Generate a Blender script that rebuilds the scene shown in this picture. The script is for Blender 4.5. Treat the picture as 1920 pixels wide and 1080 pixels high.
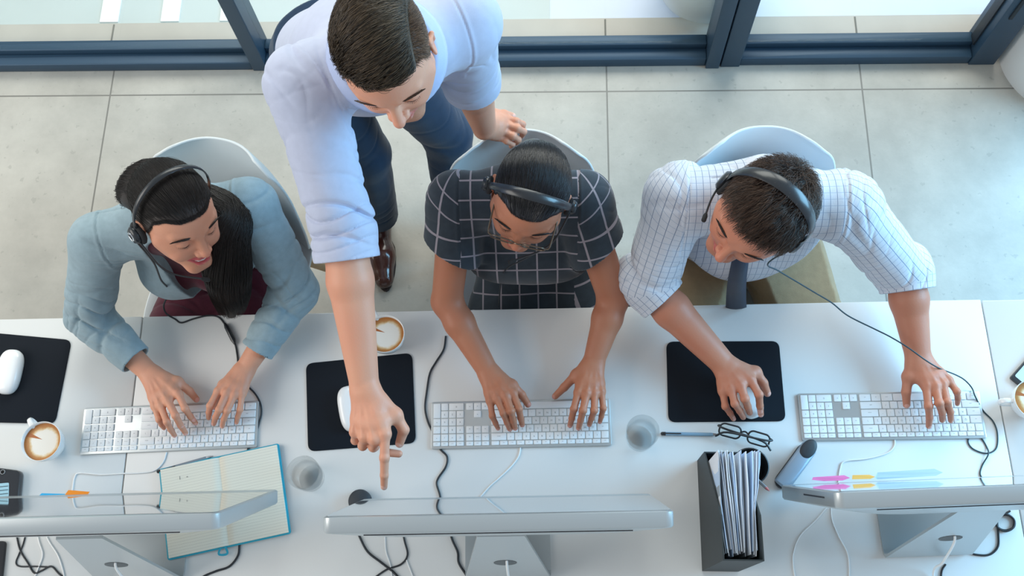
import bpy, math, random
import numpy as np
from math import sin, cos, pi, radians, atan2, sqrt
from mathutils import Vector, Matrix
random.seed(5); np.random.seed(5)
for o in list(bpy.data.objects): bpy.data.objects.remove(o)
SC = bpy.context.scene; COL = SC.collection
# ------------------------------------------------------------------ camera
TILT, ROLL, YAW, FPX, CAMZ = 0.34046778, -0.10621966, 0.09015299, 1912.87694, 3.15700089
CAMR = Matrix.Rotation(YAW, 3, 'Z') @ Matrix.Rotation(TILT, 3, 'X') @ Matrix.Rotation(ROLL, 3, 'Z')
CAMP = Vector((0, 0, CAMZ))
cd = bpy.data.cameras.new('camera'); cam = bpy.data.objects.new('camera', cd); COL.objects.link(cam)
cam.matrix_world = Matrix.Translation(CAMP) @ CAMR.to_4x4()
cd.sensor_fit = 'HORIZONTAL'; cd.sensor_width = 36; cd.lens = FPX / 1920 * 36; cd.clip_start = 0.05
SC.camera = cam
def at(px, py, z):
    """world point seen at photo pixel (px, py) at real height z"""
    d = CAMR @ Vector(((px - 960) / FPX, (540 - py) / FPX, -1)); s = (z - CAMZ) / d.z
    return CAMP + d * s
# ------------------------------------------------------------------ light
SC.view_settings.view_transform = 'Standard'; SC.view_settings.look = 'None'
SC.view_settings.gamma = 1; SC.view_settings.use_curve_mapping = False
SC.view_settings.exposure = 0.14
W = bpy.data.worlds.new('world'); SC.world = W; W.use_nodes = True
bg = W.node_tree.nodes['Background']; bg.inputs['Color'].default_value = (0.86, 0.94, 1.0, 1); bg.inputs['Strength'].default_value = 0.50
def area(name, loc, target, sx, sy, power, color):
    l = bpy.data.lights.new(name, 'AREA'); l.shape = 'RECTANGLE'; l.size = sx; l.size_y = sy
    l.energy = power; l.color = color
    o = bpy.data.objects.new(name, l); COL.objects.link(o); o.location = loc
    o.rotation_euler = (Vector(target) - Vector(loc)).to_track_quat('-Z', 'Y').to_euler(); return o
area('window_daylight_back', (0.4, 4.6, 3.4), (0.2, 0.6, 0.7), 5.0, 2.4, 200, (1.0, 0.955, 0.90))
area('window_daylight_right', (4.3, 1.6, 2.5), (1.3, 1.0, 0.3), 3.0, 2.6, 330, (0.30, 0.68, 1.0))
area('fill_left', (-4.2, 0.2, 3.2), (-0.6, 0.7, 0.6), 3.4, 2.6, 110, (1.0, 0.95, 0.88))  # added warm fill to brighten the left side, not a window of the room
# ------------------------------------------------------------------ materials
MATS = {}
def mat(name, col, rough=0.5, metal=0.0, bump=0, bscale=50, spec=0.5, var=0, vscale=5, sss=0, coat=0, trans=0):
    if name in MATS: return MATS[name]
    m = bpy.data.materials.new(name); m.use_nodes = True; nt = m.node_tree; b = nt.nodes['Principled BSDF']
    b.inputs['Base Color'].default_value = (*col, 1); b.inputs['Roughness'].default_value = rough
    b.inputs['Metallic'].default_value = metal; b.inputs['Specular IOR Level'].default_value = spec
    if coat: b.inputs['Coat Weight'].default_value = coat; b.inputs['Coat Roughness'].default_value = 0.05
    if sss:
        b.inputs['Subsurface Weight'].default_value = sss; b.inputs['Subsurface Radius'].default_value = (1, .35, .2); b.inputs['Subsurface Scale'].default_value = 0.006
    tc = nt.nodes.new('ShaderNodeTexCoord')
    if bump:
        n = nt.nodes.new('ShaderNodeTexNoise'); n.inputs['Scale'].default_value = bscale; n.inputs['Detail'].default_value = 3
        nt.links.new(tc.outputs['Object'], n.inputs['Vector'])
        bm = nt.nodes.new('ShaderNodeBump'); bm.inputs['Strength'].default_value = bump; bm.inputs['Distance'].default_value = 0.002
        nt.links.new(n.outputs['Fac'], bm.inputs['Height']); nt.links.new(bm.outputs[0], b.inputs['Normal'])
    if var:
        n = nt.nodes.new('ShaderNodeTexNoise'); n.inputs['Scale'].default_value = vscale; n.inputs['Detail'].default_value = 5
        nt.links.new(tc.outputs['Object'], n.inputs['Vector'])
        r = nt.nodes.new('ShaderNodeValToRGB'); r.color_ramp.elements[0].position = .3; r.color_ramp.elements[1].position = .7
        r.color_ramp.elements[0].color = (*[c * (1 - var) for c in col], 1); r.color_ramp.elements[1].color = (*[min(1, c * (1 + var)) for c in col], 1)
        nt.links.new(n.outputs['Fac'], r.inputs[0]); nt.links.new(r.outputs[0], b.inputs['Base Color'])
    MATS[name] = m; return m
def s2l(r, g, b): return tuple(((c / 255) / 12.92 if c / 255 <= .04045 else ((c / 255 + .055) / 1.055) ** 2.4) for c in (r, g, b))
def nodes_of(m):
    nt = m.node_tree; return nt, nt.nodes['Principled BSDF'], nt.nodes, nt.links
def math_node(nt, op, a, b=None, c=None):
    n = nt.nodes.new('ShaderNodeMath'); n.operation = op
    for i, v in enumerate((a, b, c)):
        if v is None: continue
        if isinstance(v, (int, float)): n.inputs[i].default_value = v
        else: nt.links.new(v, n.inputs[i])
    return n.outputs[0]
def mixcol(nt, f, a, b):
    n = nt.nodes.new('ShaderNodeMix'); n.data_type = 'RGBA'
    for s, v in ((0, f), (6, a), (7, b)):
        if isinstance(v, (int, float)): n.inputs[s].default_value = v
        elif isinstance(v, tuple): n.inputs[s].default_value = (*v[:3], 1)
        else: nt.links.new(v, n.inputs[s])
    return n.outputs[2]
def glassmat(name, tint=(1, 1, 1), amount=.35, rough=0.0):
    m = bpy.data.materials.new(name); m.use_nodes = True; nt = m.node_tree; nt.nodes.clear()
    out = nt.nodes.new('ShaderNodeOutputMaterial'); g = nt.nodes.new('ShaderNodeBsdfGlass'); g.inputs['IOR'].default_value = 1.45; g.inputs['Roughness'].default_value = rough
    g.inputs['Color'].default_value = (*tint, 1)
    t = nt.nodes.new('ShaderNodeBsdfTransparent'); t.inputs[0].default_value = (*tint, 1); mx = nt.nodes.new('ShaderNodeMixShader'); mx.inputs[0].default_value = amount
    nt.links.new(t.outputs[0], mx.inputs[1]); nt.links.new(g.outputs[0], mx.inputs[2]); nt.links.new(mx.outputs[0], out.inputs[0])
    MATS[name] = m; return m
def panemat(name, f0=.02, f1=.5, pw=4.0, tint=(.95, .98, .97)):
    m = bpy.data.materials.new(name); m.use_nodes = True; nt = m.node_tree; nt.nodes.clear()
    out = nt.nodes.new('ShaderNodeOutputMaterial'); g = nt.nodes.new('ShaderNodeBsdfGlossy'); g.inputs['Roughness'].default_value = 0.02
    t = nt.nodes.new('ShaderNodeBsdfTransparent'); t.inputs[0].default_value = (*tint, 1)
    fr = nt.nodes.new('ShaderNodeLayerWeight'); fr.inputs[0].default_value = .5; mx = nt.nodes.new('ShaderNodeMixShader')
    nt.links.new(math_node(nt, 'MULTIPLY_ADD', math_node(nt, 'POWER', fr.outputs['Facing'], pw), f1, f0), mx.inputs[0]); nt.links.new(t.outputs[0], mx.inputs[1]); nt.links.new(g.outputs[0], mx.inputs[2]); nt.links.new(mx.outputs[0], out.inputs[0])
    MATS[name] = m; return m
# ------------------------------------------------------------------ mesh builder
class MB:
    def __init__(s): s.v = []; s.f = []; s.mi = []
    def add(s, v, f, mi=0):
        n = len(s.v); s.v += [tuple(p) for p in v]; s.f += [tuple(i + n for i in q) for q in f]; s.mi += [mi] * len(f); return s
    def box(s, c, d, R=None, mi=0):
        c = Vector(c); v = []
        for x in (-1, 1):
            for y in (-1, 1):
                for z in (-1, 1):
                    p = Vector((x * d[0] / 2, y * d[1] / 2, z * d[2] / 2)); v.append(c + (R @ p if R else p))
        return s.add(v, [(0, 1, 3, 2), (4, 6, 7, 5), (0, 4, 5, 1), (2, 3, 7, 6), (0, 2, 6, 4), (1, 5, 7, 3)], mi)
    def prism(s, poly, z0, z1, bev=0, mi=0, top=None):
        """poly (xy, ccw) extruded from z0 to z1, upper and lower rim bevelled"""
        n = len(poly); c = Vector((sum(p[0] for p in poly) / n, sum(p[1] for p in poly) / n))
        def ins(k):
            out = []
            for i in range(n):
                a = Vector(poly[i - 1]); b = Vector(poly[i]); d = Vector(poly[(i + 1) % n])
                e1 = (b - a).normalized(); e2 = (d - b).normalized(); nn = Vector((-(e1 + e2).y, (e1 + e2).x))
                nn = nn.normalized() if nn.length > 1e-9 else (c - b).normalized()
                q = b + nn * k; out.append((q.x, q.y))
            return out
        rings = []
        if bev:
            for a in (0, .5, 1):
                t = a * pi / 2; rings.append((ins(bev * (1 - sin(t))), z0 + bev * (1 - cos(t))))
            for a in (0, .5, 1):
                t = a * pi / 2; rings.append((ins(bev * (1 - cos(t))), z1 - bev * (1 - sin(t))))
        else: rings = [(poly, z0), (poly, z1)]
        v = []; f = []
        for r, z in rings: v += [(p[0], p[1], z) for p in r]
        for k in range(len(rings) - 1):
            for i in range(n):
                j = (i + 1) % n; f.append((k * n + i, k * n + j, (k + 1) * n + j, (k + 1) * n + i))
        f.append(tuple(range(n))[::-1]); f.append(tuple((len(rings) - 1) * n + i for i in range(n)))
        return s.add(v, f, mi)
    def tube(s, pts, r, seg=8, mi=0, cap=True, flat=None, up=None):
        pts = [Vector(p) for p in pts]; n = len(pts); rr = r if isinstance(r, (list, tuple)) else [r] * n
        u = Vector(up) if up is not None else Vector((0, 0, 1))
        if up is None and abs((pts[1] - pts[0]).normalized().dot(u)) > .9: u = Vector((1, 0, 0))
        v = []; f = []
        for i in range(n):
            t = (pts[min(i + 1, n - 1)] - pts[max(i - 1, 0)]).normalized()
            a = (u - t * u.dot(t)).normalized()
            if up is None: u = a
            b = t.cross(a)
            for k in range(seg):
                th = 2 * pi * k / seg; fa, fb = flat or (1, 1)
                v.append(pts[i] + a * cos(th) * rr[i] * fa + b * sin(th) * rr[i] * fb)
        for i in range(n - 1):
            for k in range(seg):
                j = (k + 1) % seg; f.append((i * seg + k, i * seg + j, (i + 1) * seg + j, (i + 1) * seg + k))
        if cap: f.append(tuple(range(seg))[::-1]); f.append(tuple((n - 1) * seg + k for k in range(seg)))
        return s.add(v, f, mi)
    def lathe(s, prof, c=(0, 0, 0), seg=48, mi=0):
        c = Vector(c); v = []; f = []; n = len(prof)
        for k in range(seg):
            a = 2 * pi * k / seg
            for r, z in prof: v.append(c + Vector((r * cos(a), r * sin(a), z)))
        for k in range(seg):
            j = (k + 1) % seg
            for i in range(n - 1): f.append((k * n + i, j * n + i, j * n + i + 1, k * n + i + 1))
        return s.add(v, f, mi)
    def grid(s, rows, closed=False, mi=0, flip=False):
        n = len(rows[0]); v = [p for r in rows for p in r]; f = []
        for i in range(len(rows) - 1):
            for k in range(n if closed else n - 1):
                j = (k + 1) % n; q = (i * n + k, i * n + j, (i + 1) * n + j, (i + 1) * n + k); f.append(q[::-1] if flip else q)
        return s.add(v, f, mi)
    def build(s, name, m, parent=None, smooth=True, angle=35, mats=None):
        me = bpy.data.meshes.new(name); me.from_pydata(s.v, [], s.f)
        for mm in (mats or [m]): me.materials.append(mm)
        if any(s.mi): me.polygons.foreach_set('material_index', s.mi)
        if smooth:
            me.polygons.foreach_set('use_smooth', [True] * len(me.polygons))
            try: me.set_sharp_from_angle(angle=radians(angle))
            except Exception: pass
        me.update(); return link(name, me, parent)
def link(name, me, parent=None):
    o = bpy.data.objects.new(name, me); COL.objects.link(o)
    if parent: o.parent = parent
    return o
def tag(o, label, cat, group=None, kind=None):
    if label: o['label'] = label
    if cat: o['category'] = cat
    if group: o['group'] = group
    if kind: o['kind'] = kind
    return o
def thing(name, label, cat, loc=(0, 0, 0), rz=0, group=None):
    o = bpy.data.objects.new(name, None); COL.objects.link(o); o.empty_display_size = .05
    o.location = loc; o.rotation_euler = (0, 0, rz); return tag(o, label, cat, group)
def struct(o): o['kind'] = 'structure'; return o
def copy_tree(o, parent=None):
    c = o.copy(); COL.objects.link(c)
    if parent: c.parent = parent
    for ch in list(o.children): copy_tree(ch, c)
    return c
def rrect(w, h, r, seg=6, c=(0, 0), rot=0):
    out = []
    for (sx, sy, a0) in ((1, 1, 0), (-1, 1, 90), (-1, -1, 180), (1, -1, 270)):
        for k in range(seg + 1):
            a = radians(a0 + 90 * k / seg); x = sx * (w / 2 - r) + r * cos(a); y = sy * (h / 2 - r) + r * sin(a)
            out.append((c[0] + x * cos(rot) - y * sin(rot), c[1] + x * sin(rot) + y * cos(rot)))
    return out
def rquad(pts, r, seg=6):
    """rounded polygon from corner points"""
    out = []; n = len(pts)
    for i in range(n):
        a = Vector(pts[i - 1][:2]); b = Vector(pts[i][:2]); c = Vector(pts[(i + 1) % n][:2])
        d1 = (a - b).normalized(); d2 = (c - b).normalized()
        for k in range(seg + 1):
            t = k / seg; p0 = b + d1 * r; p2 = b + d2 * r; q = p0 * (1 - t) ** 2 + b * 2 * t * (1 - t) + p2 * t * t; out.append((q.x, q.y))
    if sum(out[i - 1][0] * out[i][1] - out[i][0] * out[i - 1][1] for i in range(len(out))) < 0: out.reverse()
    return out
def spline(pts, n=8):
    P = [Vector(p) for p in pts]; P = [P[0] * 2 - P[1]] + P + [P[-1] * 2 - P[-2]]; out = []
    for i in range(1, len(P) - 2):
        for k in range(n):
            t = k / n; a, b, c, d = P[i - 1:i + 3]
            out.append(.5 * ((2 * b) + (c - a) * t + (2 * a - 5 * b + 4 * c - d) * t * t + (3 * b - a - 3 * c + d) * t ** 3))
    out.append(P[-2]); return out
# ------------------------------------------------------------------ the setting
WR = -0.0217
def tilemat(name, base, pitch, off, var=.17, dark=.62):
    m = mat(name, base, rough=.42, bump=.15, bscale=90); nt, b, N, L = nodes_of(m)
    tc = N.new('ShaderNodeTexCoord'); sx = N.new('ShaderNodeSeparateXYZ'); L.new(tc.outputs['Object'], sx.inputs[0])
    lines = None
    for ax, (p, o_) in enumerate(zip(pitch, off)):
        a = math_node(nt, 'SUBTRACT', sx.outputs[ax], o_); a = math_node(nt, 'DIVIDE', a, p)
        a = math_node(nt, 'FRACT', a); a = math_node(nt, 'SUBTRACT', a, .5); a = math_node(nt, 'ABSOLUTE', a)
        g = math_node(nt, 'GREATER_THAN', a, .5 - .0028 / p)
        lines = g if lines is None else math_node(nt, 'MAXIMUM', lines, g)
    n1 = N.new('ShaderNodeTexNoise'); n1.inputs['Scale'].default_value = 2.2; n1.inputs['Detail'].default_value = 8; n1.inputs['Roughness'].default_value = .68
    L.new(tc.outputs['Object'], n1.inputs['Vector'])
    n2 = N.new('ShaderNodeTexNoise'); n2.inputs['Scale'].default_value = 38; n2.inputs['Detail'].default_value = 6; L.new(tc.outputs['Object'], n2.inputs['Vector'])
    r = N.new('ShaderNodeValToRGB'); r.color_ramp.elements[0].position = .34; r.color_ramp.elements[1].position = .66
    r.color_ramp.elements[0].color = (*[c * (1 - var) for c in base], 1); r.color_ramp.elements[1].color = (*[c * (1 + var) for c in base], 1)
    L.new(n1.outputs['Fac'], r.inputs[0])
    sp = math_node(nt, 'GREATER_THAN', n2.outputs['Fac'], .66); sp = math_node(nt, 'MULTIPLY', sp, .35)
    c1 = mixcol(nt, sp, r.outputs[0], tuple(c * .62 for c in base))
    c2 = mixcol(nt, lines, c1, tuple(c * dark * .7 for c in base)); L.new(c2, b.inputs['Base Color']); return m
fm = tilemat('floor_tile_concrete', s2l(178, 175, 167), (0.885, 0.885), (-0.0, 0.0))
def room(px, py, z):   # point in the room's own frame (turned by WR)
    p = at(px, py, z); return Vector((p.x * cos(-WR) - p.y * sin(-WR), p.x * sin(-WR) + p.y * cos(-WR), z))
gx = room(1137, 130, 0).x; gy = room(960, 173, 0).y; wy = room(960, 127, 0).y; oy = room(960, 36, 0).y
for nd in fm.node_tree.nodes: pass
fl = MB().box((0, (wy + .05 - 3.2) / 2, -.05), (9, wy + .05 + 3.2, .1)).build('floor', fm, smooth=False)
fl.rotation_euler.z = WR; struct(fl)
subs = [n for n in fm.node_tree.nodes if n.type == 'MATH' and n.operation == 'SUBTRACT' and n.inputs[1].default_value != .5]
subs[0].inputs[1].default_value = gx + .885 / 2 + .885 * 0 - .885 / 2; subs[1].inputs[1].default_value = gy - 0
om = mat('terrace_tile', s2l(190, 184, 176), rough=.6, bump=.1, bscale=90, var=.06, vscale=6)
tr = MB().box((0, (wy + oy) / 2 + .05, -.05), (9, oy - wy - .1, .1)).build('floor_terrace', om, smooth=False); tr.rotation_euler.z = WR; struct(tr)
jm = mat('tile_joint', s2l(120, 118, 112), rough=.8)
tb = MB()
for px_, py_ in ((210, 70), (1135, 60), (1606, 60)):
    x_ = room(px_, py_, 0).x; tb.box((x_, (wy + oy) / 2 + .06, .0006), (.006, oy - wy - .13, .001))
o = tb.build('trim_1', jm, smooth=False); o.rotation_euler.z = WR; struct(o)
bm_ = mat('lower_terrace', s2l(196, 206, 206), rough=.5, var=.05, vscale=1.5)
lt = MB().box((-2.7, oy + 2.6, -.052), (5.4, 5.2, .1)).build('floor_lower', bm_, smooth=False); lt.rotation_euler.z = WR; struct(lt)
lt = MB().box((2.8, oy + 2.6, -.054), (6.0, 5.2, .1)).build('floor_outside', mat('pale_blue_paving', s2l(205, 216, 238), rough=.35, var=.04, vscale=2), smooth=False); lt.rotation_euler.z = WR; struct(lt)
sb = MB()
for a in (186, 300, 411):
    x0 = room(a, 50, 0).x; x1 = room(a + 34 if a < 400 else a + 28, 50, 0).x; sb.box(((x0 + x1) / 2, oy + .98, .0), (x1 - x0, 1.95, .006))
o = sb.build('trim_2', mat('white_paint_outside', (.93, .95, .97), rough=.5), smooth=False); o.rotation_euler.z = WR; struct(o)
# window wall
frm = mat('window_frame_metal', s2l(50, 76, 98), rough=.42, metal=.2, spec=.5)
frd = mat('window_frame_gasket', s2l(30, 38, 46), rough=.6)
H = 3.6
wf = thing('window_1', None, None); wf.rotation_euler.z = WR; struct(wf)
def wbox(name, x0, x1, y0, y1, z0, z1, m=frm, bev=.004):
    mb = MB(); mb.prism(rquad([(x0, y0), (x1, y0), (x1, y1), (x0, y1)], bev, 3), z0, z1, bev=min(bev, (z1 - z0) / 3))
    return mb.build(name, m, wf, smooth=True)
mx = [room(476, 128, 0).x, room(503, 128, 0).x, room(1322, 124, 0).x, room(1386, 124, 0).x, room(1815, 124, 0).x, room(1864, 124, 0).x]
xl = -4.4
for (a, b) in ((xl, mx[0]), (mx[1], mx[2]), (mx[3], mx[4])):
    wbox('sill_rail', a, b, wy, wy + .045, 0, .045); wbox('sill_rail', a, b, wy + .045, wy + .085, 0, .07)
wbox('mullion', mx[0], mx[1], wy - .005, wy + .10, 0, H)
mid = mx[2] + (mx[3] - mx[2]) * .42
wbox('mullion', mx[2], mid - .003, wy - .012, wy + .09, 0, H); wbox('mullion', mid + .003, mx[3], wy - .006, wy + .10, 0, H)
wbox('gasket', mid - .003, mid + .003, wy + .005, wy + .08, 0, H, frd, .001)
wbox('mullion', mx[4], mx[5], wy - .006, wy + .10, 0, H)
wbox('gasket', mx[4] - .006, mx[4], wy + .03, wy + .07, .07, H, frd, .001)
wbox('head_rail', xl, mx[5], wy, wy + .09, H, H + .09)
wbox('lock_plate', mx[4] + .022, mx[4] + .034, wy - .012, wy - .005, .28, .42, frd, .002)
pm = panemat('window_glass')
for (a, b) in ((xl, mx[0]), (mx[1], mx[2]), (mx[3], mx[4])):
    MB().box(((a + b) / 2, wy + .055, (H + .07) / 2), (b - a, .008, H - .07)).build('pane', pm, wf, smooth=False)
cm_ = mat('white_plaster', (.80, .80, .79), rough=.7, bump=.1, bscale=40)
o = MB().lathe([(.25, 0), (.25, 3.8), (0, 3.8)], (1.86, 1.93, 0), 64).build('wall_column', cm_); struct(o)
mb = MB().lathe([(0, -.04), (.16, -.04), (.19, .10), (.21, .24), (.20, .26), (.18, .24), (0, .22)], tuple(at(1322, -30, 0)), 48)
tag(mb.build('planter_pot', mat('white_pot', (.85, .87, .88), rough=.4)), 'round white pot standing outside behind the glass', 'pot')
# ------------------------------------------------------------------ desks
DZ = .74
dm = mat('white_laminate', s2l(220, 222, 222), rough=.33, spec=.45)
dedge = mat('desk_edge_band', s2l(222, 230, 234), rough=.4)
legm = mat('desk_leg_white', (.75, .76, .77), rough=.4)
def xline(px0, py0, px1, py1, y):   # x of a seam at depth y
    a = at(px0, py0, DZ); b = at(px1, py1, DZ); return a.x + (b.x - a.x) * (y - a.y) / (b.y - a.y)
yb = at(960, 579.5, DZ).y; yf = -.95
LT, LB = xline(267, 597, 228, 925, yb), xline(267, 597, 228, 925, yf)
RT, RB = xline(1840, 562, 1900, 890, yb), xline(1840, 562, 1900, 890, yf)
eL = at(60, 597.5, DZ).y; eR = at(1900, 562, DZ).y
g = .0016
def desk(label, quad, legs):
    d = thing('desk', label, 'desk', (0, 0, 0), group='white desks in a row')
    MB().prism(rquad(quad, .003, 2), DZ - .026, DZ, bev=.0018).build('desk_top', dm, d)
    for (x, y) in legs:
        MB().prism(rrect(.05, .05, .006, 3, (x, y)), 0, DZ - .05, bev=.003).build('leg', legm, d)
    xs = [q[0] for q in legs]; ys = [q[1] for q in legs]
    MB().box(((min(xs) + max(xs)) / 2, (min(ys) + max(ys)) / 2, DZ - .04), (max(xs) - min(xs) + .05, max(ys) - min(ys) + .05, .028)).build('under_frame', legm, d, smooth=False)
desk('white desk under the left computer, beside the long seam at the left', [(LT - 2.0, eL), (LT - g, eL + .0), (LB - g, yf), (LT - 2.0, yf)], [(LT - 1.8, .66), (LT - .12, .66), (LT - 1.8, -.8), (LT - .12, -.8)])
desk('wide white middle desk between the two seams', [(LT + g, yb - .0), (RT - g, yb), (RB - g, yf), (LB + g, yf)], [(LT + .15, .66), (RT - .12, .66), (LT + .15, -.8), (RT - .12, -.8)])
desk('white desk at the far right, holding the cropped cup', [(RT + g, eR), (RT + 2.0, eR), (RT + 2.0, yf), (RB + g, yf)], [(RT + .15, .66), (RT + 1.8, .66), (RT + .15, -.8), (RT + 1.8, -.8)])
# ------------------------------------------------------------------ keyboards
alu = mat('aluminium', s2l(196, 202, 204), rough=.38, metal=.75, bump=.02, bscale=900)
keym = mat('white_key', s2l(236, 240, 243), rough=.45)
inkm = mat('key_print_grey', s2l(120, 126, 134), rough=.6)
U = .0187; KG = .0021
rows = [([1.5, 1.25, 1.5, 6.5, 1.5, 1.25, 1.5], ['ctrl', 'alt', 'cmd', '', 'cmd', 'alt', 'ctrl']),
        ([2.25] + [1] * 10 + [2.75], ['shift'] + list('ZXCVBNM,./') + ['shift']),
        ([1.75] + [1] * 11 + [2.25], ['caps'] + list("ASDFGHJKL;'") + ['return']),
        ([1.5] + [1] * 12 + [1.5], ['tab'] + list('QWERTYUIOP[]') + ['\\']),
        ([1] * 13 + [2], list('`1234567890-=') + ['delete']),
        ([15 / 14] * 14, ['esc'] + ['F%d' % i for i in range(1, 13)] + [''])]
pad = [['0', '.'], ['1', '2', '3'], ['4', '5', '6', '+'], ['7', '8', '9', '-'], ['C', '=', '/', '*'], ['F16', 'F17', 'F18', 'F19']]
nav = [['<', 'v', '>'], [None, '^', None], [None] * 3, ['del', 'end', 'pg'], ['fn', 'home', 'pg'], ['F13', 'F14', 'F15']]
_gl = {}
def glyph(ch, size, parent_m):
    if ch not in _gl:
        c = bpy.data.curves.new('t', 'FONT'); c.body = ch; c.size = 1; c.align_x = 'CENTER'; c.align_y = 'CENTER'; c.resolution_u = 2
        o = bpy.data.objects.new('t', c); COL.objects.link(o); dg = bpy.context.evaluated_depsgraph_get()
        me = bpy.data.meshes.new_from_object(o.evaluated_get(dg)); _gl[ch] = ([v.co.copy() for v in me.vertices], [tuple(p.vertices) for p in me.polygons])
        bpy.data.objects.remove(o); bpy.data.meshes.remove(me)
    return _gl[ch]
def add_text(mb, ch, c, size, z, mi=1, R=0.0):
    v, f = glyph(ch, size, None)
    mb.add([(c[0] + (p.x * cos(R) - p.y * sin(R)) * size, c[1] + (p.x * sin(R) + p.y * cos(R)) * size, z) for p in v], f, mi)
def make_keyboard():
    k = thing('keyboard', '', 'keyboard')
    mb = MB(); mb.prism(rrect(.430, .1145, .005, 5), .0015, .0062, bev=.0012); mb.box((0, .045, .0035), (.40, .012, .005)); mb.build('keyboard_frame', alu, k)
    x0 = -.430 / 2 + .0058; y0 = -.1145 / 2 + .0042
    def key(x, y, w, h, txt):
        m = MB(); m.prism(rrect(w - KG, h - KG, .0016, 3, (0, 0)), 0, .0030, bev=.0007)
        if txt: add_text(m, txt, (0, 0) if len(txt) == 1 else (0, -.001), .0062 if len(txt) == 1 else .0032, .00305)
        q = m.build('key', keym, k, mats=[keym, inkm], angle=50); q.location = (x + w / 2, y + h / 2, .0060)
    for r in range(6):
        y = y0 + r * U; h = U if r < 5 else U * .62; x = x0
        for w, t in zip(*rows[r]): key(x, y, w * U, h, t); x += w * U
        x = x0 + 15 * U + .0042
        for t in nav[r]:
            if t is not None: key(x, y, U, h, t)
            x += U
        x = x0 + 18 * U + .0084
        if r == 0: key(x, y, 2 * U, h, '0'); key(x + 2 * U, y, U, h, '.'); key(x + 3 * U, y, U, 2 * U, '')
        else:
            for t in pad[r]: key(x, y, U, h, t); x += U
    return k
def put(o, px0, py0, px1, py1, z, flip=True):
    """centre a thing on the desk between two photo points (its left and right end as seen)"""
    a = at(px0, py0, z); b = at(px1, py1, z); c = (a + b) / 2; o.location = (c.x, c.y, DZ)
    o.rotation_euler = (0, 0, atan2(b.y - a.y, b.x - a.x) + (pi if flip else 0))
kb = make_keyboard(); kb2 = copy_tree(kb); kb3 = copy_tree(kb)
for o, l in ((kb, 'white full-size keyboard under the hands of the woman in the grey blazer'), (kb2, 'white keyboard under the hands of the woman in the checked dress'), (kb3, 'white keyboard at the right, under one hand of the seated man')):
    tag(o, l, 'keyboard', 'white keyboards on the desks')
put(kb, 154, 808, 481, 794, .75); put(kb2, 809.5, 797, 1144, 790, .75); put(kb3, 1506, 781, 1839, 776, .75)
# ------------------------------------------------------------------ mousepads and mice
padm = mat('black_mousepad_cloth', s2l(17, 24, 33), rough=.85, bump=.25, bscale=1500, spec=.25)
def mousepad(pts, label):
    tag(MB().prism(rquad([at(*p, DZ) for p in pts], .019, 7), DZ, DZ + .0035, bev=.001).build('mousepad', padm), label, 'mousepad', 'black mousepads')
mousepad([(-150, 612), (135, 638), (104, 795), (-150, 789)], 'black mousepad at the left edge of the desk')
mousepad([(574, 682), (773, 662), (780, 831), (578, 847)], 'black mousepad under the pointing hand')
mousepad([(1249, 641), (1460, 640), (1473, 790), (1253, 792)], 'dark mousepad beneath the hand of the seated man')
mm_ = mat('mouse_white_gloss', (.86, .88, .9), rough=.2, coat=.4); mg = mat('mouse_grey_side', (.55, .58, .6), rough=.4)
def make_mouse():
    m = thing('computer_mouse', '', 'mouse'); rows_ = []; low = []
    for i in range(15):
        t = i / 14; ph = t * pi / 2; s_ = sin(ph) ** .55; z = .009 + .021 * cos(ph) ** .8
        rows_.append([(.030 * s_ * math.copysign(abs(cos(a)) ** .75, cos(a)), .0565 * s_ * math.copysign(abs(sin(a)) ** .62, sin(a)), z * (1 if t > .99 else 1) + .002 * s_ * sin(a)) for a in [2 * pi * k / 40 for k in range(40)]])
    MB().grid(rows_, closed=True).build('mouse_shell', mm_, m, angle=80)
    rr = [(.030 * math.copysign(abs(cos(a)) ** .75, cos(a)), .0565 * math.copysign(abs(sin(a)) ** .62, sin(a))) for a in [2 * pi * k / 40 for k in range(40)]]
    MB().prism([(x * .97, y * .98) for x, y in rr], .0015, .0095, bev=.001).build('mouse_base', mg, m)
    return m
ms = make_mouse(); ms2 = copy_tree(ms); ms3 = copy_tree(ms)
for o, p, a, l in ((ms, (17, 697), -4, 'white mouse on the left mousepad'), (ms2, (658, 766), 12, 'white mouse half hidden by the pointing hand'), (ms3, (1400, 742), 20, 'white mouse held by the seated man')):
    q = at(*p, DZ + .015); o.location = (q.x, q.y, DZ + .0035); o.rotation_euler.z = radians(a); tag(o, l, 'mouse', 'white mice')
# ------------------------------------------------------------------ coffee cups
cupm = mat('cup_porcelain', (.84, .86, .87), rough=.15, coat=.3)
cfm = mat('latte_foam', (.8, .7, .55), rough=.35); nt, b, N, L = nodes_of(cfm)
tc = N.new('ShaderNodeTexCoord'); mp = N.new('ShaderNodeMapping'); L.new(tc.outputs['Object'], mp.inputs[0]); mp.inputs['Scale'].default_value = (24, 24, 24)
nz = N.new('ShaderNodeTexNoise'); nz.inputs['Scale'].default_value = 2.2; nz.inputs['Detail'].default_value = 3; L.new(mp.outputs[0], nz.inputs[0])
sx = N.new('ShaderNodeSeparateXYZ'); L.new(mp.outputs[0], sx.inputs[0])
x_ = math_node(nt, 'SUBTRACT', sx.outputs[0], .06); y_ = math_node(nt, 'ADD', sx.outputs[1], .02)
d_ = math_node(nt, 'SQRT', math_node(nt, 'ADD', math_node(nt, 'MULTIPLY', x_, x_), math_node(nt, 'MULTIPLY', y_, y_)))
d_ = math_node(nt, 'ADD', d_, math_node(nt, 'MULTIPLY', math_node(nt, 'SUBTRACT', nz.outputs['Fac'], .5), .35))
r = N.new('ShaderNodeValToRGB'); L.new(d_, r.inputs[0]); e = r.color_ramp.elements
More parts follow.
